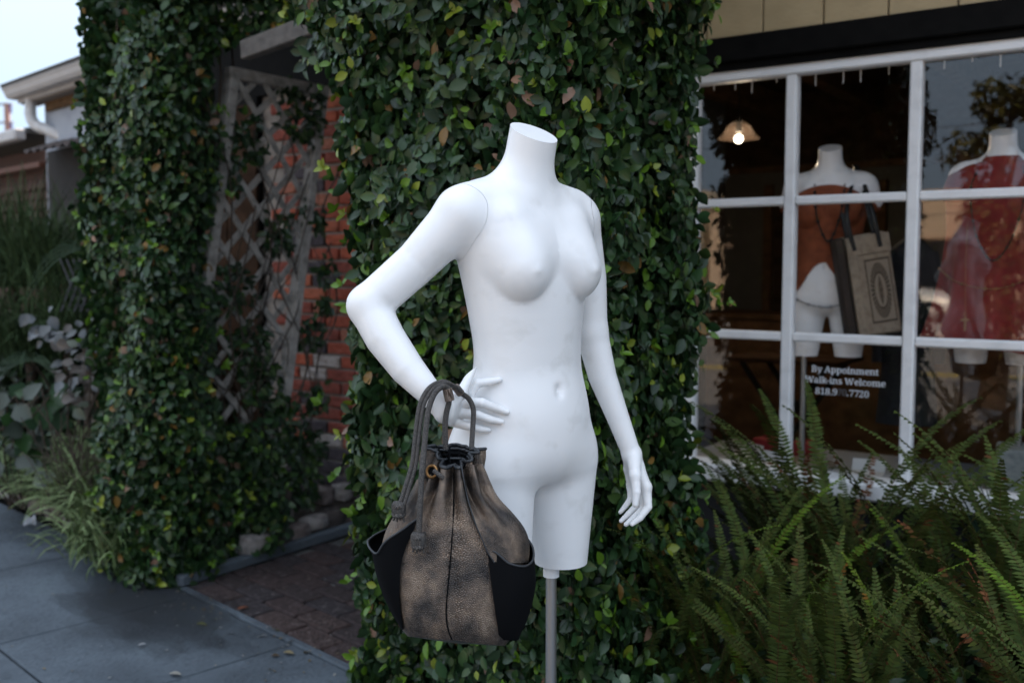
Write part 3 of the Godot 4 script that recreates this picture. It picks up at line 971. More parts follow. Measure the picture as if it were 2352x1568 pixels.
# a clipped wall of leaves: `skin` is a list of [origin, u, v, normal] faces in shop axes
func leafy(o: Node3D, skin: Array, dens: float, sd: int, size: float, eye: Vector3, young := 0.10) -> void:
	var f := noise(sd, 1.5, 3)
	var f2 := noise(sd + 1, 4.0, 2)
	var xf := []
	var cl := []
	var kind := []
	var out := []
	for s in skin:
		var o0: Vector3 = s[0]
		var u: Vector3 = s[1]
		var v: Vector3 = s[2]
		var nn: Vector3 = s[3]
		var cnt := int(u.length() * v.length() * dens)
		for k in cnt:
			var a := rng.randf()
			var c := rng.randf()
			var p := o0 + u * a + v * c
			var bulge := f.get_noise_3dv(p) * 0.13 + f2.get_noise_3dv(p) * 0.07
			var sink := pow(rng.randf(), 1.4) * 0.17
			# rounded corners: pull the points near the edge of the face back
			var ed: float = minf(minf(a, 1.0 - a) * u.length(), 0.16) / 0.16
			var round_in: float = (1.0 - ed) * (1.0 - ed) * 0.10 * s[4]
			p += nn * (bulge - sink - round_in)
			var d := nn
			var tip := sink < 0.035
			var shoots := f2.get_noise_3dv(p * 2.3) > 0.12
			var ti := leaf_tone((young * 0.9 if shoots else young * 0.2) if tip else young * 0.15)
			var sz := size * rnd(0.55, 1.3) * (0.85 if ti in [5, 6, 7] else 1.0)
			var t := leaf_xf(p + nn * (0.02 if ti in [6, 7] else 0.0), d, sz, 0.62, 0.22)
			xf.append(t)
			kind.append(ti)
			cl.append(TONES[ti] * rnd(0.7, 1.3))
			# how large it shows: near the eye, on the skin
			if sink < 0.03 and rng.randf() < 0.4 and nn.dot(eye - p) > 0.0:
				out.append([p.distance_to(eye) / sz, xf.size() - 1])
	# young shoots: a ring of fresh leaves round each tip
	for s in skin:
		var o0: Vector3 = s[0]
		var u: Vector3 = s[1]
		var v: Vector3 = s[2]
		var nn: Vector3 = s[3]
		for k in int(u.length() * v.length() * young * 420.0):
			var p := o0 + u * rng.randf() + v * rng.randf()
			p += nn * (f.get_noise_3dv(p) * 0.13 + f2.get_noise_3dv(p) * 0.07 + rnd(-0.03, 0.025))
			var ax := (nn + Vector3(rnd(-0.5, 0.5), rnd(0.0, 0.9), rnd(-0.5, 0.5))).normalized()
			var e1 := ax.cross(Vector3(0.3, 0.8, 0.5)).normalized()
			var e2 := ax.cross(e1)
			var ti: int = [5, 6, 6, 6, 7][rng.randi() % 5]
			var cnt := 2 + rng.randi() % 4
			var ph := rnd(0, TAU)
			for j in cnt:
				var ang := ph + TAU * j / cnt + rnd(-0.25, 0.25)
				var y := ((e1 * cos(ang) + e2 * sin(ang)) + ax * rnd(0.2, 1.6)).normalized()
				var z := (ax - y * ax.dot(y)).normalized()
				var sz := size * rnd(0.4, 0.95)
				xf.append(Transform3D(Basis(y.cross(z) * sz, y * sz, z * sz), p))
				kind.append(ti)
				cl.append(TONES[ti] * rnd(0.75, 1.2))
	out.sort_custom(func(p, q): return p[0] < q[0])
	var lm := [leaf_mesh(0.4, 0.60, 5, 0.85), leaf_mesh(0.8, 0.54), leaf_mesh(0.15, 0.64, 5, 0.9)]
	var tone_mats := []
	for c in TONES:
		tone_mats.append(tinted(M.leaf, lin(c.r, c.g, c.b)))
	var taken := {}
	for k in mini(296, out.size()):
		var i: int = out[k][1]
		taken[i] = true
		part(o, "leaf", lm[i % 3], tone_mats[kind[i]], xf[i])
	for j in 3:
		var sx := []
		var sc := []
		for i in range(j, xf.size(), 3):
			if not taken.has(i):
				sx.append(xf[i])
				sc.append(cl[i])
		stuff(leaves_multi(o, "foliage", lm[j], sx, sc))

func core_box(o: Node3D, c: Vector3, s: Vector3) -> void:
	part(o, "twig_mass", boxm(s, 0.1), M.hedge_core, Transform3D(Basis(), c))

func stems(o: Node3D, lo: Vector3, hi: Vector3, cnt: int) -> void:
	for k in cnt:
		var p := Vector3(rnd(lo.x, hi.x), lo.y, rnd(lo.z, hi.z))
		var pts := [p]
		for i in 6:
			p += Vector3(rnd(-0.06, 0.06), (hi.y - lo.y) / 6.0, rnd(-0.06, 0.06))
			pts.append(p)
		part(o, "stem", tubem(smooth_path(pts, 3), PackedFloat32Array([0.016, 0.015, 0.014, 0.014, 0.013, 0.013, 0.012, 0.011, 0.010, 0.010, 0.009, 0.008, 0.008, 0.007, 0.006, 0.006, 0.005, 0.004, 0.003]), 6), M.twig)

func build_hedges() -> void:
	var eye := WT.affine_inverse() * Vector3(0, EYE, 0)
	# the pillar behind the figure
	var h := thing("leafy_pillar", "broad clipped pillar of dark glossy climbing leaves behind the white figure", "hedge", WT, "leafy pillars of the arbour")
	core_box(h, Vector3(2.20, 1.6, 1.35), Vector3(0.50, 3.2, 0.30))
	# faces: front, left, right, back, and the spread under the arch
	leafy(h, [
		[Vector3(1.745, 0.0, 1.74), Vector3(0.865, 0, 0.05), Vector3(0, 2.75, 0), Vector3(0, 0, 1), 1.0],
		[Vector3(1.765, 0.0, 1.0), Vector3(0, 0, 0.76), Vector3(0, 2.75, 0), Vector3(-1, 0, 0), 1.0],
		[Vector3(2.62, 0.0, 1.0), Vector3(0, 0, 0.78), Vector3(0, 2.75, 0), Vector3(1, 0, 0), 1.0],
		[Vector3(2.62, 0.0, 1.0), Vector3(-0.8, 0, 0.0), Vector3(0, 2.75, 0), Vector3(0, 0, -1), 1.0],
		[Vector3(1.80, 1.80, 1.05), Vector3(0, 0, 0.66), Vector3(-0.36, 0.66, 0), Vector3(-0.8, -0.5, 0.1).normalized(), 0.3],
		[Vector3(1.56, 1.95, 1.66), Vector3(0.32, 0, 0.06), Vector3(-0.12, 0.8, 0), Vector3(0, -0.1, 1).normalized(), 1.0]], 7200.0, 301, 0.0425, eye, 0.16)
	stems(h, Vector3(2.0, 0.0, 1.2), Vector3(2.42, 2.6, 1.55), 10)
	# the pillar on the other side of the path
	var g := thing("leafy_pillar", "narrower leafy pillar left of the brick path, overgrowing a white lattice", "hedge", WT, "leafy pillars of the arbour")
	core_box(g, Vector3(0.07, 1.6, 1.02), Vector3(0.32, 3.2, 0.34))
	leafy(g, [
		[Vector3(-0.22, 0.03, 1.30), Vector3(0.60, 0, 0.04), Vector3(0.04, 2.8, -0.05), Vector3(0, 0, 1), 1.0],
		[Vector3(-0.22, 0.05, 0.70), Vector3(0, 0, 0.60), Vector3(0, 2.8, 0), Vector3(-1, 0, 0), 1.0],
		[Vector3(0.37, 0.0, 0.96), Vector3(0, 0, 0.38), Vector3(-0.02, 2.8, -0.06), Vector3(1, 0, 0), 1.0],
		[Vector3(0.33, 0.04, 0.62), Vector3(0, 0, 0.36), Vector3(0, 0.6, 0.1), Vector3(1, 0, 0), 0.4],
		[Vector3(0.0, 2.30, 0.9), Vector3(1.7, 0, -0.1), Vector3(0, 0.5, 0.1), Vector3(0, -0.5, 0.8).normalized(), 0.2]], 7000.0, 311, 0.043, eye, 0.10)
	stems(g, Vector3(-0.1, 0.0, 0.85), Vector3(0.2, 2.6, 1.15), 8)
	# roof of the arbour over the frame
	var r := thing("arbour_canopy", "dark leafy canopy roofing the path between the two pillars", "hedge", WT)
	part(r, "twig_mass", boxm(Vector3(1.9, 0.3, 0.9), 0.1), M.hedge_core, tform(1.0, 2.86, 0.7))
	var xf := []
	var cl := []
	for k in 1500:
		var p := Vector3(rnd(0.1, 1.9), rnd(2.55, 2.95), rnd(0.2, 1.4))
		xf.append(leaf_xf(p, Vector3(0, -0.6, 0.5), 0.05 * rnd(0.7, 1.2)))
		cl.append(TONES[rng.randi() % 5] * rnd(0.7, 1.2))
	stuff(leaves_multi(r, "foliage", leaf_mesh(0.5), xf, cl))

func build_lattice() -> void:
	# a leaning white lattice panel in the plane of the left side of the path
	var o := thing("lattice_panel", "weathered white wooden lattice panel leaning beside the brick path", "lattice", WT)
	var x := 0.24
	var tl := Vector3(x, 2.2, 0.80)
	var tb := Vector3(x, 2.2, 0.25)
	var bl := Vector3(x, 0.55, 1.10)
	var bb := Vector3(x, 0.62, 0.55)
	var b := Mb.new()
	b.bar(tb, bb, 0.05, 0.06, Vector3.RIGHT, 0.005)
	part(o, "post", b.mesh(), M.old_paint)
	b = Mb.new()
	b.bar(tl, bl, 0.05, 0.06, Vector3.RIGHT, 0.005)
	part(o, "post", b.mesh(), M.old_paint)
	b = Mb.new()
	b.bar(tl + Vector3(0, 0, 0.03), tb - Vector3(0, 0, 0.03), 0.05, 0.05, Vector3.RIGHT, 0.005)
	part(o, "rail", b.mesh(), M.old_paint)
	# slats: two layers crossing
	var w := (tl - tb).length()
	var hgt := 1.62
	for layer in 2:
		var sg := 1.0 if layer == 0 else -1.0
		for k in range(-4, 22):
			# across the panel from the front post to the back post
			var t0 := (k * 0.175) / hgt
			var t1 := t0 + sg * w * 1.05 / hgt
			if layer == 1:
				t0 = (k * 0.175) / hgt + 0.1
				t1 = t0 - w * 1.05 / hgt
			var pa := 0.0
			var pb := 1.0
			if (t0 < 0 and t1 < 0) or (t0 > 1 and t1 > 1):
				continue
			var lo := clampf((0.0 - t0) / (t1 - t0), 0, 1)
			var hi := clampf((1.0 - t0) / (t1 - t0), 0, 1)
			pa = minf(lo, hi)
			pb = maxf(lo, hi)
			var q := func(f: float) -> Vector3:
				var tt := t0 + (t1 - t0) * f
				return tl.lerp(bl, tt).lerp(tb.lerp(bb, tt), f) + Vector3(0.006 if layer == 0 else -0.006, 0, 0)
			var a: Vector3 = q.call(pa)
			var c: Vector3 = q.call(pb)
			if a.distance_to(c) < 0.06:
				continue
			b = Mb.new()
			b.bar(a, c, 0.031, 0.009, Vector3.RIGHT, 0.002)
			part(o, "slat", b.mesh(), M.old_paint)
	# bare creeper stems over the lattice, with thin leaves
	var v := thing("creeper", "bare brown creeper stems with sparse dark leaves tangled over the lattice", "climbing plant", WT)
	for k in 15:
		var p := Vector3(x + 0.03, rnd(0.25, 0.9), rnd(0.45, 1.05))
		var pts := [p]
		for i in 7:
			p += Vector3(rnd(-0.015, 0.02), rnd(0.04, 0.30), rnd(-0.16, 0.12))
			p.x = clampf(p.x, x + 0.012, x + 0.06)
			pts.append(p)
		part(v, "stem", tubem(smooth_path(pts, 4), PackedFloat32Array([rnd(0.002, 0.0045)]), 5), M.twig)
	var xf := []
	var cl := []
	for cl0 in [[Vector3(x, 2.08, 0.40), 0.17, 150], [Vector3(x, 1.92, 0.74), 0.13, 90], [Vector3(x, 1.50, 0.55), 0.11, 80], [Vector3(x, 1.58, 0.34), 0.09, 55], [Vector3(x, 1.25, 0.84), 0.13, 90], [Vector3(x, 0.98, 0.74), 0.14, 110], [Vector3(x, 1.75, 0.88), 0.12, 70], [Vector3(x, 0.80, 0.68), 0.14, 140], [Vector3(x + 0.03, 0.60, 0.58), 0.15, 170], [Vector3(x + 0.05, 0.40, 0.66), 0.16, 190], [Vector3(x + 0.05, 0.22, 0.74), 0.15, 160], [Vector3(x, 1.02, 0.36), 0.09, 60], [Vector3(x + 0.05, 1.32, 0.30), 0.07, 34], [Vector3(x + 0.06, 1.16, 0.32), 0.07, 30], [Vector3(x + 0.04, 0.7, 0.36), 0.09, 50], [Vector3(x, 0.45, 0.4), 0.12, 130], [Vector3(x + 0.02, 0.28, 0.45), 0.12, 110]]:
		for k in cl0[2]:
			var d := Vector3(rnd(0, 0.7), rnd(-1, 1), rnd(-1, 1))
			var p: Vector3 = cl0[0] + d.normalized() * cl0[1] * pow(rng.randf(), 0.5) * Vector3(0.5, 1, 1)
			xf.append(leaf_xf(p, Vector3(1, 0, 0.4), 0.045 * rnd(0.7, 1.2), 0.9))
			cl.append(TONES[rng.randi() % 5 if rng.randf() < 0.94 else 5] * rnd(0.6, 1.0))
	stuff(leaves_multi(v, "foliage", leaf_mesh(0.5), xf, cl))

# ---------------------------------------------------------------- ferns
func frond_mesh(l: float, bend: float, sd: int, dry := 0.0, wid := 0.037) -> ArrayMesh:
	var r := RandomNumberGenerator.new()
	r.seed = sd
	var b := Mb.new()
	var pts := PackedVector3Array()
	var nseg := 16
	var ang := 0.06
	var p := Vector3.ZERO
	var side := r.randf_range(-0.25, 0.25)
	for i in nseg + 1:
		pts.append(p)
		var t := float(i) / nseg
		ang = 0.05 + bend * pow(t, 1.6)
		p += Vector3(side * t * 0.4, cos(ang), sin(ang)) * (l / nseg)
	var green := Color(0.046, 0.070, 0.018)
	var brown := Color(0.14, 0.05, 0.022)
	b.col = Color(0.075, 0.042, 0.02)
	var rr := PackedFloat32Array()
	for i in nseg + 1:
		rr.append(0.0018 * (1.15 - float(i) / nseg))
	b.tube(pts, rr, 5, false)
	var pairs := int(l / 0.0135)
	for k in range(int(pairs * 0.12), pairs):
		var t := (k + 0.5) / pairs
		var fi := t * nseg
		var i0 := mini(int(fi), nseg - 1)
		var c := pts[i0].lerp(pts[i0 + 1], fi - i0)
		var dir := (pts[i0 + 1] - pts[i0]).normalized()
		var w := wid * pow(sin(PI * clampf(0.16 + 0.84 * t, 0, 0.985)), 0.55) * r.randf_range(0.88, 1.1)
		for sg in [-1.0, 1.0]:
			if r.randf() < 0.03 + dry * 0.35:
				continue
			var x := Vector3(sg, 0, 0)
			var nn: Vector3 = dir.cross(x) * sg
			nn = nn.normalized()
			var out: Vector3 = (x + dir * r.randf_range(0.12, 0.34) - nn * r.randf_range(-0.1, 0.25)).normalized()
			var hw := 0.0058 * r.randf_range(0.85, 1.1)
			var mix := clampf((t - 0.55) * 0.5 + r.randf_range(-0.2, 0.2), 0, 0.35)
			b.col = green.lerp(Color(0.108, 0.125, 0.024), mix).lerp(brown, clampf(dry * 1.6 * t + (0.8 if r.randf() < dry * 0.5 + 0.008 else 0.0), 0, 1)) * r.randf_range(0.75, 1.25)
			var i := b.vert(c - dir * hw * 0.8, nn)
			b.vert(c + dir * hw * 0.8, nn)
			b.vert(c + out * w * 0.5 + dir * hw * 1.1 + nn * 0.002, nn)
			b.vert(c + out * w * 0.5 - dir * hw * 1.0 + nn * 0.002, nn)
			b.vert(c + out * w + dir * hw * 0.5 - nn * 0.003, nn)
			b.tri(i, i + 1, i + 2)
			b.tri(i, i + 2, i + 3)
			b.tri(i + 3, i + 2, i + 4)
	return b.mesh()

func build_ferns() -> void:
	var bed := struct("fern_bed", WT)
	var b := Mb.new()
	var rows := []
	for j in 7:
		var row := PackedVector3Array()
		for i in 13:
			row.append(Vector3(2.4 + 0.25 * i, 0.08 + rnd(-0.02, 0.03), 0.02 + (1.55 + 0.15 * i * 0.25) * j / 6.0))
		rows.append(row)
	b.grid(rows)
	part(bed, "soil", b.mesh(), M.soil)
	var var_m := []
	for k in 8:
		var_m.append(frond_mesh(0.62 + 0.05 * k, 0.32 + 0.12 * k, 900 + k, 0.0 if k % 4 else 0.06))
	var dry_m := [frond_mesh(0.7, 0.4, 951, 0.8, 0.03), frond_mesh(0.62, 0.8, 952, 0.55, 0.034)]
	var fresh := tinted(M.frond, Color(1.25, 1.35, 1.0))
	var labels := ["fern clump under the lettered window pane", "fern clump nearest the steel stand pole, fronds arching left", "large front fern clump at the bottom centre right", "fern clump below the right hand window column", "tall fern clump at the lower right corner of the frame", "small fern clump between the leafy pillar and the window sill", "fern clump at the right edge under the pale block"]
	var pos := [Vector3(3.02, 0.1, 0.75), Vector3(2.72, 0.1, 1.25), Vector3(3.12, 0.1, 1.36), Vector3(3.45, 0.1, 0.85), Vector3(3.62, 0.1, 1.32), Vector3(2.72, 0.1, 0.45), Vector3(3.85, 0.1, 0.65)]
	for i in pos.size():
		var o := thing("fern_plant", labels[i], "fern", WT * Transform3D(Basis(), pos[i]), "ferns in the bed under the shop window")
		var cnt: int = [58, 60, 68, 56, 66, 34, 44][i]
		for k in cnt:
			var yaw := rnd(0, TAU) if k % 5 < 3 else rnd(-2.4, -0.3)
			var tilt := rnd(0.03, 0.62) * (1.0 if k % 2 else 0.5)
			var m: Mesh = var_m[rng.randi() % 8]
			if rng.randf() < 0.09:
				m = dry_m[rng.randi() % 2]
			var bs := Basis(Vector3.UP, yaw) * Basis(Vector3.RIGHT, tilt) * Basis(Vector3.UP, rnd(-0.7, 0.7))
			var sc: float = rnd(0.66, 1.06) * [1.06, 0.86, 0.78, 1.08, 0.82, 1.06, 1.08][i]
			part(o, "frond", m, fresh if rng.randf() < 0.06 else M.frond, Transform3D(bs.scaled(Vector3(sc, sc, sc)), Vector3(rnd(-0.16, 0.16), 0, rnd(-0.13, 0.13))))
	# low dark ground cover among the ferns
	var gc := Node3D.new()
	gc.name = "ground_cover"
	add_child(gc)
	gc.transform = WT
	stuff(gc)
	tag(gc, "dark low leaves covering the soil among the ferns", "ground cover")
	var xf := []
	var cl := []
	for k in 2600:
		var p := Vector3(rnd(2.45, 4.3), rnd(0.1, 0.36), rnd(0.1, 1.62))
		xf.append(leaf_xf(p, Vector3(0, 0.8, 0.5), 0.05 * rnd(0.6, 1.2), 1.0))
		cl.append(TONES[rng.randi() % 6] * rnd(0.5, 1.1))
	stuff(leaves_multi(gc, "foliage", leaf_mesh(0.4), xf, cl))
	# reed like blades crossing before the sill
	var rd := thing("reed_plant", "thin dark reed blades crossing in front of the white window sill", "plant", WT * tform(3.33, 0.1, 0.18))
	for k in 9:
		var a := rnd(-0.35, 0.35)
		part(rd, "blade", tubem(smooth_path([Vector3(rnd(-0.16, 0.16), 0, rnd(-0.05, 0.05)), Vector3(a * 0.2, 0.3, 0), Vector3(a * 0.6 , 0.56 + rnd(-0.05, 0.05), 0.02)], 4), PackedFloat32Array([0.005, 0.005, 0.005, 0.0045, 0.004, 0.0035, 0.003, 0.002, 0.001]), 5, 0.5), tinted(M.frond, lin(0.02, 0.045, 0.025)))
	# pale variegated ivy at the bottom edge
	var iv := thing("ivy", "small pale edged ivy leaves at the bottom edge left of the ferns", "ivy")
	iv.transform = Transform3D(Basis(), at(1440, 1575, 2.5) - Vector3(0, 0.03, 0))
	var im := leaf_mesh(0.3, 0.8, 5, 0.6)
	var im1 := tinted(M.leaf, lin(0.05, 0.085, 0.05))
	var im2 := tinted(M.leaf, lin(0.14, 0.19, 0.12))
	for k in 46:
		part(iv, "leaf", im, im1 if k % 3 else im2, leaf_xf(Vector3(rnd(-0.11, 0.13), rnd(-0.06, 0.05), rnd(-0.06, 0.06)), Vector3(0, 0.6, 0.8), 0.035 * rnd(0.7, 1.2), 0.7))

# ---------------------------------------------------------------- left bed
func blade_mesh(l: float, w: float, bend: float, c0: Color, c1: Color, seg := 7) -> ArrayMesh:
	var b := Mb.new()
	var p := Vector3.ZERO
	for i in seg + 1:
		var t := float(i) / seg
		var a := bend * t * t
		var ww := w * pow(maxf(sin(PI * clampf(t * 0.93 + 0.07, 0, 1)), 0.02), 0.6)
		var nn := Vector3(0, sin(a), -cos(a)).normalized() * -1.0
		for j in 4:
			b.col = c1 if (j == 0 or j == 3) else c0
			b.vert(p + Vector3((j - 1.5) / 1.5 * ww, 0, 0), nn)
		p += Vector3(0, cos(a), sin(a)) * l / seg
	for i in seg:
		for j in 3:
			var k := i * 4 + j
			b.tri(k, k + 1, k + 5)
			b.tri(k, k + 5, k + 4)
	return b.mesh()

func clump(called: String, label: String, cat: String, t: Transform3D, meshes: Array, cnt: int, spread: Vector2, tilt: Vector2, sc: Vector2, group := "", pname := "blades", tint := Color(1, 1, 1)) -> Node3D:
	var o := thing(called, label, cat, t, group)
	for j in meshes.size():
		var xf := []
		var cl := []
		for k in cnt / meshes.size():
			var s := rnd(sc.x, sc.y)
			var bs := Basis(Vector3.UP, rnd(0, TAU)) * Basis(Vector3.RIGHT, rnd(tilt.x, tilt.y))
			xf.append(Transform3D(bs.scaled(Vector3(s, s, s)), Vector3(rnd(-spread.x, spread.x), 0, rnd(-spread.y, spread.y))))
			cl.append(tint * rnd(0.7, 1.2))
		stuff(leaves_multi(o, pname, meshes[j], xf, cl, M.frond))
	return o

func build_left_plants() -> void:
	var g0 := Color(0.11, 0.165, 0.065)
	var g1 := Color(0.29, 0.34, 0.175)
	var gm := [blade_mesh(0.36, 0.0062, 2.1, g0, g1), blade_mesh(0.44, 0.007, 1.7, g0, g1), blade_mesh(0.3, 0.005, 2.6, g0 * 0.7, g0)]
	var k := 0
	var names := ["variegated grass tuft spilling over the bed edge at the far left", "variegated grass tuft beside the left frame edge, second along the bed", "pale striped grass tuft in the middle of the left bed edge", "striped grass tuft just left of the leafy pillar", "low grass tuft hanging onto the sidewalk at the pillar foot", "grass tuft behind the striped row under the silver leaves", "back grass tuft at the left of the dark hollow"]
	for p in [Vector3(-1.35, 0.12, 0.86), Vector3(-1.0, 0.14, 0.92), Vector3(-0.68, 0.16, 0.99), Vector3(-0.40, 0.16, 1.06), Vector3(-0.12, 0.06, 1.26), Vector3(-0.62, 0.2, 0.78), Vector3(-1.1, 0.18, 0.66)]:
		clump("grass_tuft", names[k], "grass", WT * tform(p.x, p.y, p.z), gm, 500 if k != 4 else 200, Vector2(0.19, 0.13), Vector2(0.1, 0.95), Vector2(0.68, 1.02), "variegated grass along the left bed")
		k += 1
	# fine feathery palms, dark
	var d0 := Color(0.036, 0.062, 0.026)
	var d1 := Color(0.062, 0.095, 0.04)
	var pm := [blade_mesh(0.55, 0.0045, 0.9, d0, d1), blade_mesh(0.7, 0.004, 0.5, d0, d1), blade_mesh(0.5, 0.0045, 1.7, d0 * 1.4, d1 * 1.3)]
	k = 0
	var pl := ["dark feathery palm at the left frame edge under the low roof", "dark feathery palm before the downspout, thin upright blades", "drooping dark palm beside the leafy pillar at mid height", "deep green palm low in the shaded corner"]
	for q in [[at(30, 660, 6.3), 800, 1.15], [at(150, 650, 5.9), 800, 0.95], [at(200, 760, 5.5), 420, 0.9], [at(70, 830, 6.0), 600, 1.1]]:
		var base: Vector3 = q[0]
		var o := clump("palm_plant", pl[k], "palm", tform(base.x, base.y, base.z), pm, q[1], Vector2(0.28, 0.16), Vector2(0.0, 1.25), Vector2(0.6 * q[2], 1.1 * q[2]), "feathery dark palms in the left bed")
		part(o, "trunk", tubem(PackedVector3Array([Vector3(0, 0.1 - base.y, 0), Vector3(0.02, -0.3, 0.01), Vector3(0, 0.05, 0)]), PackedFloat32Array([0.045, 0.04, 0.03]), 8), M.twig)
		k += 1
	var fin := tinted(M.frond, lin(0.05, 0.08, 0.05))
	for q in [[Vector3(-2.0, 0.1, 0.35), Vector3(0.62, 0.95, 0.32), "dense dark shrub behind the palms at the far left"], [Vector3(-1.1, 0.1, 0.25), Vector3(0.6, 1.05, 0.3), "dense dark shrub behind the downspout palm"], [Vector3(-3.0, 0.1, 0.2), Vector3(0.7, 0.9, 0.4), "dark shrub under the low terracotta house"], [Vector3(-1.6, 0.1, -0.5), Vector3(0.9, 1.35, 0.35), "tall dark shrub against the neighbour house wall"]]:
		var sh := thing("dark_shrub", q[2], "shrub", WT * Transform3D(Basis(), q[0]), "dark shrubs in the left bed")
		var xf := []
		var cl := []
		for i in 2400:
			var d := Vector3(rnd(-1, 1), rnd(-0.2, 1), rnd(-1, 1)).normalized()
			var p: Vector3 = d * q[1] * pow(rng.randf(), 0.25)
			p.y = maxf(p.y, 0.02)
			xf.append(leaf_xf(p, d, 0.07 * rnd(0.6, 1.2), 0.9))
			cl.append(TONES[rng.randi() % 5] * rnd(0.5, 0.95))
		stuff(leaves_multi(sh, "foliage", leaf_mesh(0.5, 0.4), xf, cl))
		for i in 5:
			part(sh, "stem", tubem(smooth_path([Vector3(rnd(-0.1, 0.1), 0, 0), Vector3(rnd(-0.3, 0.3), q[1].y * 0.5, 0), Vector3(rnd(-0.4, 0.4), q[1].y * 0.85, 0)], 4), PackedFloat32Array([0.012, 0.008]), 5), M.twig)
	# two drooping fan fronds
	for q in [[at(190, 575, 5.0), "fan frond with drooping grey green fingers beside the pillar"], [at(72, 828, 5.2), "fan frond with drooping fingers low on the left"]]:
		var base: Vector3 = q[0]
		var o := thing("fan_palm", q[1], "palm", tform(base.x, base.y, base.z))
		part(o, "stalk", tubem(smooth_path([Vector3(-0.05, 0.1 - base.y, -0.3), Vector3(0.02, -0.25, -0.2), Vector3(0, 0, 0)], 5), PackedFloat32Array([0.012, 0.009, 0.007]), 6), M.twig)
		for i in 11:
			var a := -1.8 + 3.6 * i / 10.0
			var dir := Vector3(sin(a), cos(a) * 0.55 + 0.15, 0.35).normalized()
			var pts := []
			for j in 7:
				var t := j / 6.0
				pts.append(dir * 0.26 * t + Vector3(0, -0.24 * t * t, 0))
			part(o, "finger", tubem(smooth_path(pts, 3), PackedFloat32Array([0.002, 0.003, 0.0036, 0.004, 0.004, 0.004, 0.004, 0.0038, 0.0036, 0.0034, 0.003, 0.0028, 0.0025, 0.002, 0.0018, 0.0015, 0.0012, 0.001, 0.0008]), 5, 0.25), fin)
	# silver round leaved shrub
	var sv := thing("silver_shrub", "shrub of round silvery grey leaves on thin brown stems by the pillar", "shrub")
	var org := at(170, 960, 4.75)
	sv.transform = Transform3D(Basis(), Vector3(org.x, 0.12, org.z))
	var lm := leaf_mesh(0.7, 0.75, 5, 0.7)
	var sm := [tinted(M.leaf, lin(0.12, 0.132, 0.14)), tinted(M.leaf, lin(0.08, 0.088, 0.09)), tinted(M.leaf, lin(0.10, 0.088, 0.078)), tinted(M.leaf, lin(0.07, 0.085, 0.06))]
	for i in 14:
		var e := Vector3(rnd(-0.2, 0.26), rnd(0.35, 0.78), rnd(-0.1, 0.15))
		part(sv, "stem", tubem(smooth_path([Vector3(rnd(-0.05, 0.2), 0, 0), Vector3(e.x * 0.3 + rnd(-0.06, 0.06), e.y * 0.5, e.z * 0.4), e], 4), PackedFloat32Array([0.006, 0.004]), 5), M.twig)
	for cl0 in [[at(105, 735, 4.75), 0.075, 15, 0], [at(140, 790, 4.75), 0.10, 18, 1], [at(190, 830, 4.7), 0.12, 26, 2], [at(230, 790, 4.7), 0.10, 22, 1], [at(240, 700, 4.8), 0.09, 14, 3], [at(170, 880, 4.7), 0.09, 12, 2], [at(220, 920, 4.7), 0.09, 12, 3]]:
		for i in cl0[2]:
			var p: Vector3 = cl0[0] - sv.position + Vector3(rnd(-1, 1), rnd(-1, 1), rnd(-0.6, 0.8)) * cl0[1]
			part(sv, "leaf", lm, sm[cl0[3] if rng.randf() < 0.7 else rng.randi() % 4], leaf_xf(p, Vector3(0, 0.5, 0.9), 0.066 * rnd(0.5, 1.2), 0.9))
	# broad dark leaves in the corner
	var bl := thing("broad_leaf_plant", "dark green broad leaved plant in the shade at the left edge", "plant")
	org = at(30, 1000, 5.0)
	bl.transform = Transform3D(Basis(), Vector3(org.x, 0.12, org.z))
	var bm := [tinted(M.frond, lin(0.02, 0.045, 0.02)), tinted(M.leaf, lin(0.03, 0.07, 0.022)), tinted(M.leaf, lin(0.06, 0.075, 0.06))]
	var blm := leaf_mesh(0.6, 0.8, 5, 0.65)
	for i in 70:
		var p := Vector3(rnd(-0.26, 0.24), rnd(0.12, 0.62), rnd(-0.12, 0.2))
		part(bl, "leaf", blm, bm[rng.randi() % 3], leaf_xf(p, Vector3(0, 0.5, 0.9), 0.12 * rnd(0.6, 1.1), 0.8))
	for i in 9:
		part(bl, "stem", tubem(smooth_path([Vector3(rnd(-0.05, 0.05), 0, 0), Vector3(rnd(-0.2, 0.2), 0.3, 0.02), Vector3(rnd(-0.25, 0.25), 0.58, 0.05)], 4), PackedFloat32Array([0.007, 0.005]), 5), M.twig)
	# dry twigs in the hollow under the shrub
	var dt := thing("dry_twigs", "tangle of dry brown twigs in the hollow beside the pillar", "twigs")
	org = at(190, 960, 4.6)
	dt.transform = Transform3D(Basis(), Vector3(org.x, 0.12, org.z))
	for i in 34:
		var p := Vector3(rnd(-0.15, 0.16), rnd(0.0, 0.2), rnd(-0.1, 0.1))
		part(dt, "twig", tubem(smooth_path([p, p + Vector3(rnd(-0.15, 0.15), rnd(0.08, 0.25), rnd(-0.05, 0.05)), p + Vector3(rnd(-0.25, 0.25), rnd(0.1, 0.42), rnd(-0.1, 0.1))], 4), PackedFloat32Array([0.003, 0.002]), 4), M.twig)
	# a small white lattice offcut standing behind
	var sl := thing("small_lattice", "small grey white lattice piece half hidden behind the palms", "lattice")
	org = at(205, 655, 5.3)
	sl.transform = tform(org.x, org.y, org.z)
	var dim := mat(lin(0.05, 0.053, 0.06), 0.8)
	for i in 6:
		for sg in [-1.0, 1.0]:
			var b := Mb.new()
			var x0 := -0.10 + 0.035 * i
			b.bar(Vector3(x0 - sg * 0.055, -0.14, sg * 0.004), Vector3(x0 + sg * 0.055, 0.14, sg * 0.004), 0.009, 0.005, Vector3.BACK)
			part(sl, "slat", b.mesh(), dim)
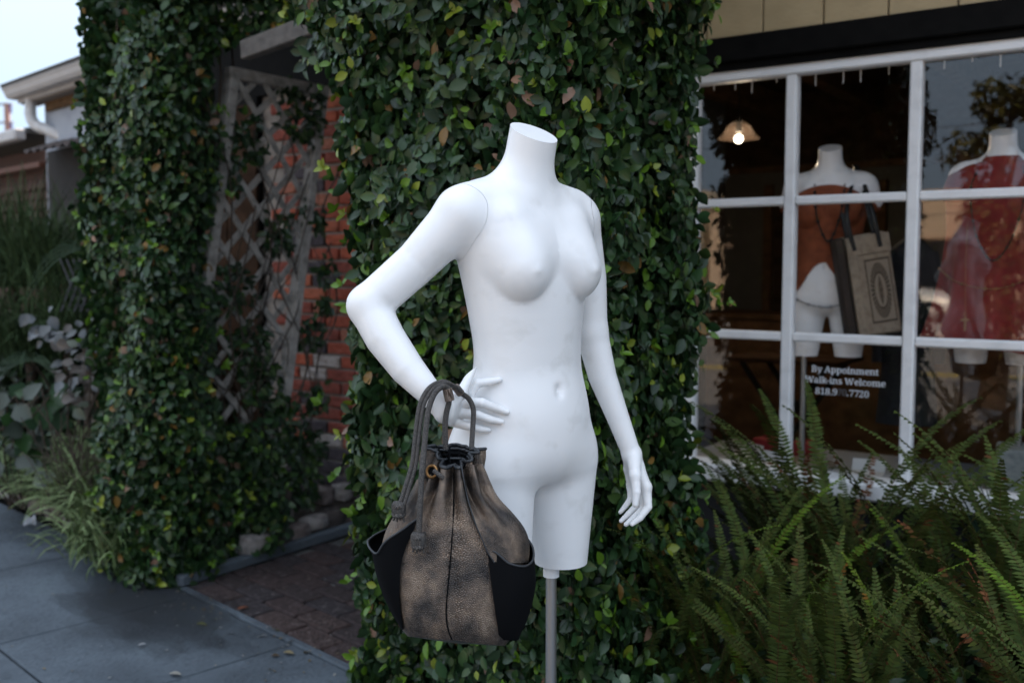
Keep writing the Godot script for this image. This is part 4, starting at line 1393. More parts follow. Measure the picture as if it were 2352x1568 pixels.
	part(sl, "post", boxm(Vector3(0.03, 1.3, 0.03), 0.003), M.raw_wood, tform(0.17, -0.38, 0))

# ================================================================ the white figure
const YAW := 0.698
var HB: Basis                     # body axes: x its left, y up, z its front
var HO := Vector3(0.025, 0, -1.95)
var la := PackedFloat32Array()
var lb := PackedFloat32Array()
var lz := PackedFloat32Array()
const LY0 := 0.84
const LSTEP := 0.004

func smin(a: float, b: float, k: float) -> float:
	var h := maxf(k - absf(a - b), 0.0) / k
	return minf(a, b) - h * h * k * 0.25

func smax(a: float, b: float, k: float) -> float:
	return -smin(-a, -b, k)

func rcone(p: Vector3, a: Vector3, b: Vector3, ra: float, rb: float) -> float:
	var ba := b - a
	var h := clampf((p - a).dot(ba) / ba.length_squared(), 0.0, 1.0)
	return (p - a - ba * h).length() - lerpf(ra, rb, h)

func ellipsoid(p: Vector3, c: Vector3, r: Vector3) -> float:
	var q := (p - c) / r
	var k := q.length()
	var k2 := ((p - c) / (r * r)).length()
	return k * (k - 1.0) / maxf(k2, 1e-5)

func prepare_body() -> void:
	HB = Basis(Vector3(cos(YAW), 0, -sin(YAW)), Vector3.UP, Vector3(sin(YAW), 0, cos(YAW)))
	# height, half width, half depth, front offset
	var sec := [[0.84, 0.150, 0.100, -0.012], [0.92, 0.165, 0.111, -0.012], [0.973, 0.163, 0.110, -0.010], [1.028, 0.155, 0.105, -0.006], [1.07, 0.143, 0.097, 0.002], [1.10, 0.135, 0.091, 0.006], [1.152, 0.120, 0.084, 0.010], [1.186, 0.118, 0.085, 0.010], [1.246, 0.124, 0.092, 0.006], [1.323, 0.137, 0.099, 0.0], [1.378, 0.150, 0.098, -0.004], [1.43, 0.152, 0.088, -0.008], [1.47, 0.138, 0.072, -0.013], [1.52, 0.11, 0.055, -0.018]]
	var n := int((1.56 - LY0) / LSTEP) + 1
	for i in n:
		var y := LY0 + LSTEP * i
		var k := 0
		while k < sec.size() - 2 and y > sec[k + 1][0]:
			k += 1
		var t: float = clampf((y - sec[k][0]) / (sec[k + 1][0] - sec[k][0]), 0, 1)
		var v := []
		for j in [1, 2, 3]:
			var p0: float = sec[maxi(k - 1, 0)][j]
			var p1: float = sec[k][j]
			var p2: float = sec[k + 1][j]
			var p3: float = sec[mini(k + 2, sec.size() - 1)][j]
			v.append(cubic_interpolate_in_time(p1, p2, p0, p3, t, sec[k + 1][0] - sec[k][0], sec[maxi(k - 1, 0)][0] - sec[k][0], sec[mini(k + 2, sec.size() - 1)][0] - sec[k][0]) if k > 0 and k < sec.size() - 2 else lerpf(p1, p2, t))
		la.append(v[0])
		lb.append(v[1])
		lz.append(v[2])
	# soften the table
	for pass_n in 6:
		for a in [la, lb, lz]:
			var c: PackedFloat32Array = a.duplicate()
			for i in range(1, n - 1):
				a[i] = (c[i - 1] + c[i] * 2.0 + c[i + 1]) * 0.25

func torso(p: Vector3) -> float:
	var f := clampf((p.y - LY0) / LSTEP, 0.0, la.size() - 1.001)
	var i := int(f)
	f -= i
	var a := lerpf(la[i], la[i + 1], f)
	var b := lerpf(lb[i], lb[i + 1], f)
	var z := p.z - lerpf(lz[i], lz[i + 1], f)
	var kx := p.x / a
	var kz := z / b
	var k := sqrt(kx * kx + kz * kz)
	var k2 := sqrt(kx * kx / (a * a) + kz * kz / (b * b))
	var d := k * (k - 1.0) / maxf(k2, 0.001)
	if k < 0.3:
		d = (k - 1.0) * minf(a, b)
	if p.y > 1.40:
		d = smax(d, p.y - 1.49, 0.06)
	elif p.y < 1.02:
		d = smax(d, 0.918 - p.y, 0.10)
	if p.y > 1.36:
		# neck and shoulders
		var neck := rcone(p, Vector3(0, 1.46, -0.012), Vector3(0, 1.68, 0.047), 0.0500, 0.0455)
		var ax := Vector3(absf(p.x), p.y, p.z)
		var trap := rcone(ax, Vector3(0.02, 1.487, -0.018), Vector3(0.145, 1.452, -0.012), 0.038, 0.040)
		d = smin(d, trap, 0.06)
		d = smin(d, neck, 0.05)
		d = smin(d, rcone(ax, Vector3(0.028, 1.475, 0.036), Vector3(0.135, 1.482, 0.004), 0.006, 0.008), 0.03)
	if p.y > 1.22 and p.y < 1.5 and p.z > -0.05:
		var ax := Vector3(absf(p.x), p.y, p.z)
		var br := ellipsoid(ax, Vector3(0.067, 1.335, 0.060), Vector3(0.048, 0.056, 0.061))
		br = smin(br, rcone(ax, Vector3(0.069, 1.352, 0.066), Vector3(0.080, 1.43, 0.050), 0.034, 0.014), 0.05)
		br = smin(br, (ax - Vector3(0.073, 1.340, 0.1185)).length() - 0.0045, 0.012)
		d = smin(d, br, lerpf(0.006, 0.055, smoothstep(1.29, 1.40, p.y)))
	if p.y < 1.16:
		d = smin(d, ellipsoid(p, Vector3(0, 1.035, 0.046), Vector3(0.085, 0.085, 0.050)), 0.06)
		if p.z > 0.03 and p.y > 1.08:
			d = smax(d, -ellipsoid(p, Vector3(0, 1.114, 0.1060), Vector3(0.0050, 0.0090, 0.011)), 0.014)
	if p.y < 1.10:
		var r := rcone(p, Vector3(-0.084, 0.945, 0.004), Vector3(-0.084, 0.72, 0.034), 0.083, 0.0505)
		var l := rcone(p, Vector3(0.084, 0.945, 0.002), Vector3(0.090, 0.72, 0.012), 0.083, 0.0505)
		d = smin(d, minf(r, l), lerpf(0.020, 0.050, smoothstep(0.90, 1.02, p.y)))
	return d

var armR := PackedVector3Array()
var radR := PackedFloat32Array()
var armL := PackedVector3Array()
var radL := PackedFloat32Array()
var handR: Array = []
var handL: Array = []

func to_body(w: Vector3) -> Vector3:
	return HB.inverse() * (w - HO)

func bp(x: float, y: float, depth: float) -> Vector3:
	return to_body(at(x, y, depth))

# the point on the view ray where the torso's surface is `gap` in front
func on_body(x: float, y: float, gap: float, start := 1.6, stop := 2.0) -> Vector3:
	var d := start
	while d < stop:
		var q := bp(x, y, d)
		var s := torso(q) - gap
		if s < 0.0005:
			return q
		d += maxf(s * 0.8, 0.001)
	return bp(x, y, 1.84)

func chain(p: Vector3, pts: PackedVector3Array, rad: PackedFloat32Array, k: float) -> float:
	var d := 1e3
	for i in pts.size() - 1:
		var q := rcone(p, pts[i], pts[i + 1], rad[i], rad[i + 1])
		# the elbow is the only bend that needs filling
		d = smin(d, q, k) if i == 2 else minf(d, q)
	return d

func prepare_limbs() -> void:
	armR = PackedVector3Array([Vector3(-0.150, 1.440, -0.008), bp(958, 602, 1.85), bp(846, 702, 1.835), bp(884, 775, 1.815), bp(935, 846, 1.795), bp(1006, 924, 1.775)])
	radR = PackedFloat32Array([0.0495, 0.0405, 0.0385, 0.0365, 0.0312, 0.0212])
	armL = PackedVector3Array([Vector3(0.152, 1.440, -0.010), bp(1352, 640, 2.075), bp(1358, 760, 2.085), bp(1384, 865, 2.085), bp(1420, 960, 2.085), bp(1451, 1043, 2.085)])
	radL = PackedFloat32Array([0.0450, 0.0370, 0.0340, 0.0295, 0.0235, 0.0195])
	# right hand: wrist, then per finger its joints
	var wr := armR[5]
	var g := 0.012
	handR = [
		[[wr, bp(1018, 930, 1.77), on_body(1050, 908, 0.034), on_body(1080, 903, 0.030), on_body(1095, 880, 0.026), on_body(1122, 877, g), on_body(1147, 872, 0.0055)], [0.0195, 0.0175, 0.0138, 0.0098, 0.0086, 0.0074, 0.0056]],
		[[wr, bp(1020, 935, 1.77), on_body(1050, 925, 0.036), on_body(1068, 924, 0.034), on_body(1107, 925, 0.027), on_body(1136, 936, g), on_body(1164, 946, 0.005)], [0.0195, 0.0175, 0.0138, 0.0102, 0.0090, 0.0076, 0.0058]],
		[[wr, bp(1020, 942, 1.77), on_body(1044, 945, 0.037), on_body(1062, 949, 0.034), on_body(1097, 953, 0.026), on_body(1126, 963, g), on_body(1151, 968, 0.005)], [0.0195, 0.0175, 0.0135, 0.0098, 0.0086, 0.0073, 0.0056]],
		[[wr, bp(1020, 950, 1.77), on_body(1036, 962, 0.036), on_body(1050, 971, 0.034), on_body(1076, 979, 0.026), on_body(1102, 985, g), on_body(1122, 987, 0.005)], [0.0190, 0.0165, 0.0125, 0.0090, 0.0078, 0.0066, 0.0050]],
		[[bp(1030, 928, 1.785), bp(1058, 904, 1.805), bp(1074, 874, 1.82), bp(1089, 842, 1.835)], [0.0150, 0.0105, 0.0085, 0.0058]]]
	var wl := armL[5]
	handL = [
		[[wl, bp(1462, 1072, 2.078), bp(1485, 1118, 2.070), bp(1489, 1164, 2.062), bp(1470, 1189, 2.058), bp(1452, 1203, 2.055)], [0.0195, 0.0165, 0.0105, 0.0082, 0.0070, 0.0050]],
		[[wl, bp(1460, 1074, 2.090), bp(1480, 1122, 2.090), bp(1480, 1166, 2.082), bp(1456, 1189, 2.074), bp(1438, 1204, 2.070)], [0.0195, 0.0160, 0.0105, 0.0082, 0.0068, 0.0050]],
		[[wl, bp(1456, 1074, 2.102), bp(1470, 1122, 2.110), bp(1466, 1158, 2.100), bp(1444, 1180, 2.092), bp(1427, 1196, 2.088)], [0.0195, 0.0155, 0.0100, 0.0078, 0.0064, 0.0047]],
		[[wl, bp(1448, 1076, 2.110), bp(1450, 1116, 2.124), bp(1449, 1145, 2.118), bp(1437, 1162, 2.112), bp(1425, 1176, 2.108)], [0.0190, 0.0140, 0.0092, 0.0070, 0.0058, 0.0044]],
		[[bp(1456, 1052, 2.072), bp(1459, 1092, 2.050), bp(1462, 1130, 2.040), bp(1459, 1158, 2.036)], [0.0155, 0.0110, 0.0088, 0.0064]]]
	for h in [handR, handL]:
		for f in h:
			f[0] = PackedVector3Array(f[0])
			f[1] = PackedFloat32Array(f[1])

func body(p: Vector3) -> float:
	var d := torso(p)
	var r := 1e3
	if p.x < 0.02:
		r = chain(p, armR, radR, 0.010)
		d = smin(d, r, 0.022)
	else:
		r = chain(p, armL, radL, 0.010)
		d = smin(d, r, 0.020)
	return d

func hand(p: Vector3, h: Array, arm: PackedVector3Array, rad: PackedFloat32Array) -> float:
	var d := rcone(p, arm[4], arm[5], rad[4], rad[5])
	var fingers := 1e3
	var palm := 1e3
	for i in h.size():
		var pts: PackedVector3Array = h[i][0]
		var rr: PackedFloat32Array = h[i][1]
		var m := 2 if i < 4 else 1
		for k in m:
			palm = smin(palm, rcone(p, pts[k], pts[k + 1], rr[k], rr[k + 1]), 0.005)
		var e := 1e3
		for k in range(m, pts.size() - 1):
			e = smin(e, rcone(p, pts[k], pts[k + 1], rr[k], rr[k + 1]), 0.0015)
		fingers = smin(fingers, e, 0.0025)
	return smin(smin(d, palm, 0.004), fingers, 0.007)

# ---------------------------------------------------------------- surface nets
# meshes the zero set of sdf inside [lo, hi]; coarse blocks far from it are skipped
func surface_net(sdf: Callable, lo: Vector3, hi: Vector3, cell: float) -> Array:
	var bn := 6
	var bs := cell * bn
	var nb := Vector3i(((hi - lo) / bs).ceil())
	var reach := bs * 0.9
	var vals := {}
	var verts := PackedVector3Array()
	var cellv := {}
	var faces := PackedInt32Array()
	var S1 := 4096
	var S2 := 4096 * 4096
	var blocks := []
	for bx in nb.x:
		for by in nb.y:
			for bz in nb.z:
				var c := lo + (Vector3(bx, by, bz) + Vector3(0.5, 0.5, 0.5)) * bs
				if absf(sdf.call(c)) < reach:
					blocks.append(Vector3i(bx, by, bz) * bn)
	for o in blocks:
		for x in bn + 1:
			for y in bn + 1:
				for z in bn + 1:
					var key: int = (o.x + x) * S2 + (o.y + y) * S1 + o.z + z
					if not vals.has(key):
						vals[key] = sdf.call(lo + Vector3(o.x + x, o.y + y, o.z + z) * cell)
	var offs := PackedInt64Array()
	var ov := PackedVector3Array()
	for k in 8:
		ov.append(Vector3(k & 1, (k >> 1) & 1, k >> 2))
		offs.append((k & 1) * S2 + ((k >> 1) & 1) * S1 + (k >> 2))
	var edges := [[0, 1], [2, 3], [4, 5], [6, 7], [0, 2], [1, 3], [4, 6], [5, 7], [0, 4], [1, 5], [2, 6], [3, 7]]
	for o in blocks:
		for x in bn:
			for y in bn:
				for z in bn:
					var key: int = (o.x + x) * S2 + (o.y + y) * S1 + o.z + z
					var neg := 0
					var g := PackedFloat32Array()
					g.resize(8)
					for k in 8:
						g[k] = vals[key + offs[k]]
						if g[k] < 0.0:
							neg += 1
					if neg == 0 or neg == 8:
						continue
					var s := Vector3.ZERO
					var n := 0
					for e in edges:
						var a: float = g[e[0]]
						var b: float = g[e[1]]
						if (a < 0.0) != (b < 0.0):
							s += ov[e[0]].lerp(ov[e[1]], a / (a - b))
							n += 1
					cellv[key] = verts.size()
					verts.append(lo + (Vector3(o.x + x, o.y + y, o.z + z) + s / n) * cell)
	# project on the surface, take normals from the field
	var h := cell * 0.25
	var norms := PackedVector3Array()
	norms.resize(verts.size())
	for i in verts.size():
		var p := verts[i]
		for it in 2:
			var d: float = sdf.call(p)
			var gr := Vector3(sdf.call(p + Vector3(h, 0, 0)) - d, sdf.call(p + Vector3(0, h, 0)) - d, sdf.call(p + Vector3(0, 0, h)) - d) / h
			var l := gr.length_squared()
			if l > 1e-6:
				if it == 0:
					p -= gr * clampf(d / l, -cell * 0.6, cell * 0.6)
				norms[i] = gr.normalized()
		verts[i] = p
	var du := [S2, S1, 1]
	for key in cellv:
		var v0: float = vals[key]
		for ax in 3:
			var v1: float = vals[key + du[ax]]
			if (v0 < 0.0) == (v1 < 0.0):
				continue
			var u: int = du[(ax + 1) % 3]
			var w: int = du[(ax + 2) % 3]
			if not (cellv.has(key - u) and cellv.has(key - w) and cellv.has(key - u - w)):
				continue
			var a: int = cellv[key]
			var b: int = cellv[key - u]
			var c: int = cellv[key - u - w]
			var d: int = cellv[key - w]
			if v0 < 0.0:
				faces.append_array([a, c, b, a, d, c])
			else:
				faces.append_array([a, b, c, a, c, d])
	return [verts, norms, faces]

# keeps the side of the plane the normal points away from; closes the cut with a flat cap
func cut(net: Array, pn: Vector3, pd: float, cap := true, field := PackedFloat32Array()) -> Array:
	var v: PackedVector3Array = net[0].duplicate()
	var n: PackedVector3Array = net[1].duplicate()
	var f: PackedInt32Array = net[2]
	var out := PackedInt32Array()
	var made := {}
	var segs := []
	var near := func(_p: Vector3) -> bool: return true
	for t in range(0, f.size(), 3):
		var id := [f[t], f[t + 1], f[t + 2]]
		var s := [v[id[0]].dot(pn) - pd, v[id[1]].dot(pn) - pd, v[id[2]].dot(pn) - pd] if field.is_empty() else [field[id[0]], field[id[1]], field[id[2]]]
		if s[0] <= 0 and s[1] <= 0 and s[2] <= 0:
			out.append_array(id)
			continue
		if s[0] > 0 and s[1] > 0 and s[2] > 0:
			continue
		var poly := []
		var cutp := []
		for k in 3:
			var a: int = id[k]
			var b: int = id[(k + 1) % 3]
			var sa: float = s[k]
			var sb: float = s[(k + 1) % 3]
			if sa <= 0:
				poly.append(a)
			if (sa <= 0) != (sb <= 0):
				var key := Vector2i(mini(a, b), maxi(a, b))
				if not made.has(key):
					made[key] = v.size()
					var q := sa / (sa - sb)
					v.append(v[a].lerp(v[b], q))
					n.append(n[a].lerp(n[b], q).normalized())
				poly.append(made[key])
				cutp.append(made[key])
		for k in range(1, poly.size() - 1):
			out.append_array([poly[0], poly[k], poly[k + 1]])
		if cutp.size() == 2:
			segs.append(cutp)
	if cap and segs.size() > 2:
		# chain the cut edges into loops; every loop gets a fan
		var nxt := {}
		for s in segs:
			for k in 2:
				if not nxt.has(s[k]):
					nxt[s[k]] = []
				nxt[s[k]].append(s[1 - k])
		var done := {}
		for st in nxt:
			if done.has(st):
				continue
			var loop := [st]
			done[st] = true
			var cur: int = st
			while true:
				var found := -1
				for q in nxt[cur]:
					if not done.has(q):
						found = q
						break
				if found < 0:
					break
				done[found] = true
				loop.append(found)
				cur = found
			if loop.size() < 6:
				continue
			var c := Vector3.ZERO
			for q in loop:
				c += v[q]
			c /= loop.size()
			var ci := v.size()
			v.append(c)
			n.append(pn)
			for q in loop:
				v.append(v[q])
				n.append(pn)
			for k in loop.size():
				var a := ci + 1 + k
				var b := ci + 1 + (k + 1) % loop.size()
				if (v[a] - c).cross(v[b] - c).dot(pn) > 0:
					out.append_array([ci, b, a])
				else:
					out.append_array([ci, a, b])
	return [v, n, out]

func net_mesh(net: Array) -> ArrayMesh:
	# drop vertices that no face uses
	var f: PackedInt32Array = net[2]
	var map := {}
	var v := PackedVector3Array()
	var n := PackedVector3Array()
	var idx := PackedInt32Array()
	for i in f:
		if not map.has(i):
			map[i] = v.size()
			v.append(net[0][i])
			n.append(net[1][i])
		idx.append(map[i])
	var arr := []
	arr.resize(Mesh.ARRAY_MAX)
	arr[Mesh.ARRAY_VERTEX] = v
	arr[Mesh.ARRAY_NORMAL] = n
	arr[Mesh.ARRAY_INDEX] = idx
	var m := ArrayMesh.new()
	m.add_surface_from_arrays(Mesh.PRIMITIVE_TRIANGLES, arr)
	return m

# the faces of a net on one side of a test, by face centre
func pick(net: Array, test: Callable) -> Array:
	var f: PackedInt32Array = net[2]
	var v: PackedVector3Array = net[0]
	var out := PackedInt32Array()
	for t in range(0, f.size(), 3):
		if test.call((v[f[t]] + v[f[t + 1]] + v[f[t + 2]]) / 3.0):
			out.append_array([f[t], f[t + 1], f[t + 2]])
	return [net[0], net[1], out]

var torso_net: Array

func build_hero() -> void:
	prepare_body()
	prepare_limbs()
	var white := mat(lin(0.80, 0.80, 0.80), 0.36, 0.0, 0.45)
	white.albedo_texture = ntex(noise(501, 0.010, 4), [lin(0.90, 0.895, 0.88), Color(1, 1, 1), Color(1, 1, 1)], [0.12, 0.34, 1.0])
	triplanar(white, 2.2, false)
	M.mannequin = white
	var o := thing("mannequin", "white headless female display figure, right hand on its hip, holding the leather bag", "mannequin", Transform3D(HB, HO))
	var lo := Vector3(-0.42, 0.66, -0.30)
	var hi := Vector3(0.38, 1.72, 0.30)
	var net := surface_net(body, lo, hi, 0.0078)
	# neck top: tilted forward and level with the photograph's rim
	var nn := Vector3(0, cos(0.50), sin(0.50))
	net = cut(net, nn, nn.dot(Vector3(0, 1.597, 0.036)))
	net = cut(net, Vector3.DOWN, -0.743)
	# arms come off at the shoulder seams
	var sr := Vector3(-0.118, 1.44, 0.03)
	var nr := Vector3(-1.0, -0.04, 0.10).normalized()
	var sl := Vector3(0.122, 1.44, 0.03)
	var nl := Vector3(1.0, -0.10, 0.12).normalized()
	var gap := 0.00014
	# negative on the arms, positive on the trunk
	var fr := PackedFloat32Array()
	var fl := PackedFloat32Array()
	for p: Vector3 in net[0]:
		var r := 1.0
		var l := 1.0
		if p.x < -0.05:
			r = maxf(-(p - sr).dot(nr), chain(p, armR, radR, 0.010) - 0.011)
		if p.x > 0.05:
			l = maxf(-(p - sl).dot(nl), chain(p, armL, radL, 0.010) - 0.009)
		fr.append(r)
		fl.append(l)
	var shift := func(a: PackedFloat32Array, k: float, o2: float) -> PackedFloat32Array:
		var c := a.duplicate()
		for i in c.size():
			c[i] = a[i] * k + o2
		return c
	var right := cut(net, nr, 0.0, false, shift.call(fr, 1.0, gap))
	var left := cut(net, nl, 0.0, false, shift.call(fl, 1.0, gap))
	var both := PackedFloat32Array()
	for i in fr.size():
		both.append(-minf(fr[i], fl[i]) + gap)
	var t1 := cut(net, nl, 0.0, false, both)
	part(o, "torso", net_mesh(t1), white)
	# wrist seams and hands
	var wl := (armL[5] - armL[4]).normalized()
	var pl := armL[4].lerp(armL[5], 0.0)
	var wrr := (armR[5] - armR[4]).normalized()
	var pr := armR[4].lerp(armR[5], 0.86)
	left = cut(left, wl, wl.dot(pl) - gap, false)
	right = cut(right, wrr, wrr.dot(pr) - gap, false)
	var ra := part(o, "arm", net_mesh(right), white)
	var la_ := part(o, "arm", net_mesh(left), white)
	var hl := func(p: Vector3) -> float: return hand(p, handL, armL, radL)
	var hr := func(p: Vector3) -> float: return hand(p, handR, armR, radR)
	var nets := []
	for d in [[hl, handL, wl, pl], [hr, handR, wrr, pr]]:
		var a: Vector3 = d[3]
		var b: Vector3 = d[3]
		for f in d[1]:
			for q in f[0]:
				a = a.min(q)
				b = b.max(q)
		var m := Vector3(0.035, 0.035, 0.035)
		var hn := surface_net(d[0], a - m, b + m, 0.0032)
		nets.append(cut(hn, -d[2], -d[2].dot(d[3]) - 0.0, false))
	part(la_, "hand", net_mesh(nets[0]), white)
	part(ra, "hand", net_mesh(nets[1]), white)
	# stand: rod into the left leg, collar, glass base
	var px := to_body(at(1266, 1400, 2.03))
	part(o, "pole", tubem(PackedVector3Array([Vector3(px.x, 0.015, px.z), Vector3(px.x, 0.727, px.z)]), PackedFloat32Array([0.0112]), 20), M.steel)
	part(o, "pole_socket", tubem(PackedVector3Array([Vector3(px.x, 0.719, px.z), Vector3(px.x, 0.7425, px.z)]), PackedFloat32Array([0.0165, 0.0165]), 20), white)
	part(o, "leg_plug", tubem(PackedVector3Array([Vector3(px.x + 0.03, 0.732, px.z), Vector3(px.x + 0.03, 0.7425, px.z)]), PackedFloat32Array([0.02]), 16), M.steel)
	var b := Mb.new()
	b.lathe(PackedVector2Array([Vector2(0.001, 0.0), Vector2(0.18, 0.0), Vector2(0.185, 0.006), Vector2(0.18, 0.014), Vector2(0.03, 0.016), Vector2(0.02, 0.03), Vector2(0.001, 0.03)]), 40, Vector3(px.x, 0.002, px.z))
	part(o, "base_plate", b.mesh(), M.steel)
	torso_net = t1

# ================================================================ the leather bag
const BD := 1.735
var bagO: Vector3
var brow := []        # y, left, right, half depth

func bq(x: float, y: float, z := 0.0) -> Vector3:
	return at(x, y, BD - z) - bagO

func brow_at(y: float) -> Array:
	var k := 0
	while k < brow.size() - 2 and y > brow[k + 1][0]:
		k += 1
	var t: float = clampf((y - brow[k][0]) / (brow[k + 1][0] - brow[k][0]), 0, 1)
	var o := []
	for j in [1, 2, 3]:
		o.append(cubic_interpolate(brow[k][j], brow[k + 1][j], brow[maxi(k - 1, 0)][j], brow[mini(k + 2, brow.size() - 1)][j], t))
	return o

func rim_y(a: float) -> float:
	var s := sin(a)
	return 1037.0 + (38.0 * pow(s, 4.0) if s > 0 else -16.0 * s * s) - 15.0 * maxf(-cos(a), 0.0) * (1.0 - absf(s)) - 6.0 * maxf(cos(a), 0.0) * (1.0 - absf(s))

# point of the body at angle a (0 right, PI/2 front) and height y, with its pleats
func bag_pt(a: float, y: float, lift := 0.0) -> Vector3:
	var r := brow_at(y)
	var cx: float = (r[0] + r[1]) * 0.5
	var hw: float = (r[1] - r[0]) * 0.5
	var c := cos(a)
	var s := sin(a)
	var e := 0.82
	var x := signf(c) * pow(absf(c), e)
	var z := signf(s) * pow(absf(s), e)
	var fade := 1.0 - smoothstep(1095.0, 1250.0, y)
	var dent := 0.0
	if s > 0.0:
		for q in [[-0.42, 0.085, 0.026], [0.0, 0.055, 0.030], [0.36, 0.080, 0.030], [0.74, 0.080, 0.024], [-0.76, 0.07, 0.016]]:
			dent += q[2] * exp(-pow((c - q[0]) / q[1], 2.0)) * fade
		dent += 0.0035 * exp(-pow(c / 0.035, 2.0)) * smoothstep(1150.0, 1260.0, y)
		dent -= 0.006 * exp(-pow((c + 0.22) / 0.14, 2.0)) * fade + 0.006 * exp(-pow((c - 0.17) / 0.10, 2.0)) * fade + 0.006 * exp(-pow((c - 0.55) / 0.12, 2.0)) * fade
	else:
		dent += 0.010 * fade * (0.5 + 0.5 * sin(9.0 * a))
	# the gathered mouth
	var g := (1.0 - smoothstep(1040.0, 1092.0, y))
	dent += g * (0.008 * sin(a * 6.0 + 0.6) + 0.007 * sin(a * 14.0 + 2.1)) * (0.35 + 0.65 * absf(c))
	var hz: float = r[2]
	var n := Vector3(x / maxf(hw * 0.00076, 0.01), 0, z / hz).normalized()
	var slant := 11.0 * x * smoothstep(1300.0, 1470.0, y)
	return bq(cx + hw * x, y + slant, hz * z) - n * (dent - lift)

func pocket(o: Node3D, sg: float, mats: Array) -> void:
	var nphi := 30
	var nv := 22
	var rows := []
	var rim := PackedVector3Array()
	for i in nv + 1:
		rows.append(PackedVector3Array())
	for j in nphi + 1:
		var f := float(j) / nphi
		var ph := PI * f
		var yr := 0.0
		if sg > 0:
			yr = [1262.0, 1292.0, 1299.0, 1286.0, 1258.0, 1226.0, 1196.0][0]
			var ks := [[0.0, 1258.0], [0.10, 1292.0], [0.25, 1300.0], [0.40, 1286.0], [0.5, 1262.0], [0.65, 1228.0], [0.85, 1192.0], [1.0, 1180.0]]
			yr = key_curve(ks, f)
		else:
			yr = key_curve([[0.0, 1192.0], [0.10, 1225.0], [0.22, 1262.0], [0.34, 1270.0], [0.5, 1246.0], [0.65, 1222.0], [0.85, 1205.0], [1.0, 1200.0]], f)
		for i in nv + 1:
			var v := float(i) / nv
			var y := lerpf(yr, 1470.0 if sg > 0 else 1446.0, v)
			# seam on the front panel and outermost line
			var xa: float
			var xo: float
			if sg > 0:
				xa = key_curve([[1180.0, 1092.0], [1268.0, 1118.0], [1310.0, 1125.0], [1400.0, 1137.0], [1475.0, 1147.0]], y)
				xo = key_curve([[1180.0, 1200.0], [1222.0, 1210.0], [1258.0, 1224.0], [1300.0, 1229.0], [1340.0, 1231.0], [1390.0, 1222.0], [1430.0, 1208.0], [1474.0, 1190.0]], y)
			else:
				xa = key_curve([[1192.0, 958.0], [1270.0, 928.0], [1313.0, 919.0], [1385.0, 918.0], [1450.0, 926.0]], y)
				xo = key_curve([[1200.0, 893.0], [1235.0, 850.0], [1250.0, 845.0], [1268.0, 853.0], [1340.0, 869.0], [1403.0, 896.0], [1450.0, 922.0]], y)
			var r := brow_at(y)
			var cx: float = (r[0] + r[1]) * 0.5
			var hw: float = (r[1] - r[0]) * 0.5
			var c := clampf((xa - cx) / hw, -0.97, 0.97)
			var za: float = r[2] * pow(sqrt(1.0 - pow(absf(c), 2.0 / 0.82)), 0.82) + 0.002
			var bul := pow(sin(ph), 0.75)
			var fold := 0.0035 * sin(ph * 3.0 + v * 2.0) * v * (1.0 - v) * 4.0
			rows[i].append(bq(lerpf(xa, xo, bul), y, za * cos(ph) * (1.0 + 0.25 * sin(ph) * (1.0 - v * 0.5))) + Vector3(0, 0, fold))
			if i == 0:
				rim.append(rows[0][j])
	var b := Mb.new()
	b.grid(rows, false, Vector2(0.3, 0.22))
	var p := part(o, "pocket", b.mesh(), mats[0])
	# thickness: an inner layer just inside
	for i in rows.size():
		for j in rows[i].size():
			var q: Vector3 = rows[i][j]
			rows[i][j] = q - Vector3(sg * 0.003 * sin(PI * j / nphi), 0, 0.003 * cos(PI * j / nphi))
	b = Mb.new()
	b.grid(rows, false, Vector2(0.3, 0.22))
	part(p, "pocket_lining", b.mesh(), mats[0])
	part(p, "rim_binding", tubem(smooth_path(Array(rim), 2), PackedFloat32Array([0.0021]), 7), mats[1])

func key_curve(k: Array, x: float) -> float:
	var i := 0
	while i < k.size() - 2 and x > k[i + 1][0]:
		i += 1
	var t := clampf((x - k[i][0]) / (k[i + 1][0] - k[i][0]), 0, 1)
	return cubic_interpolate(k[i][1], k[i + 1][1], k[maxi(i - 1, 0)][1], k[mini(i + 2, k.size() - 1)][1], t)

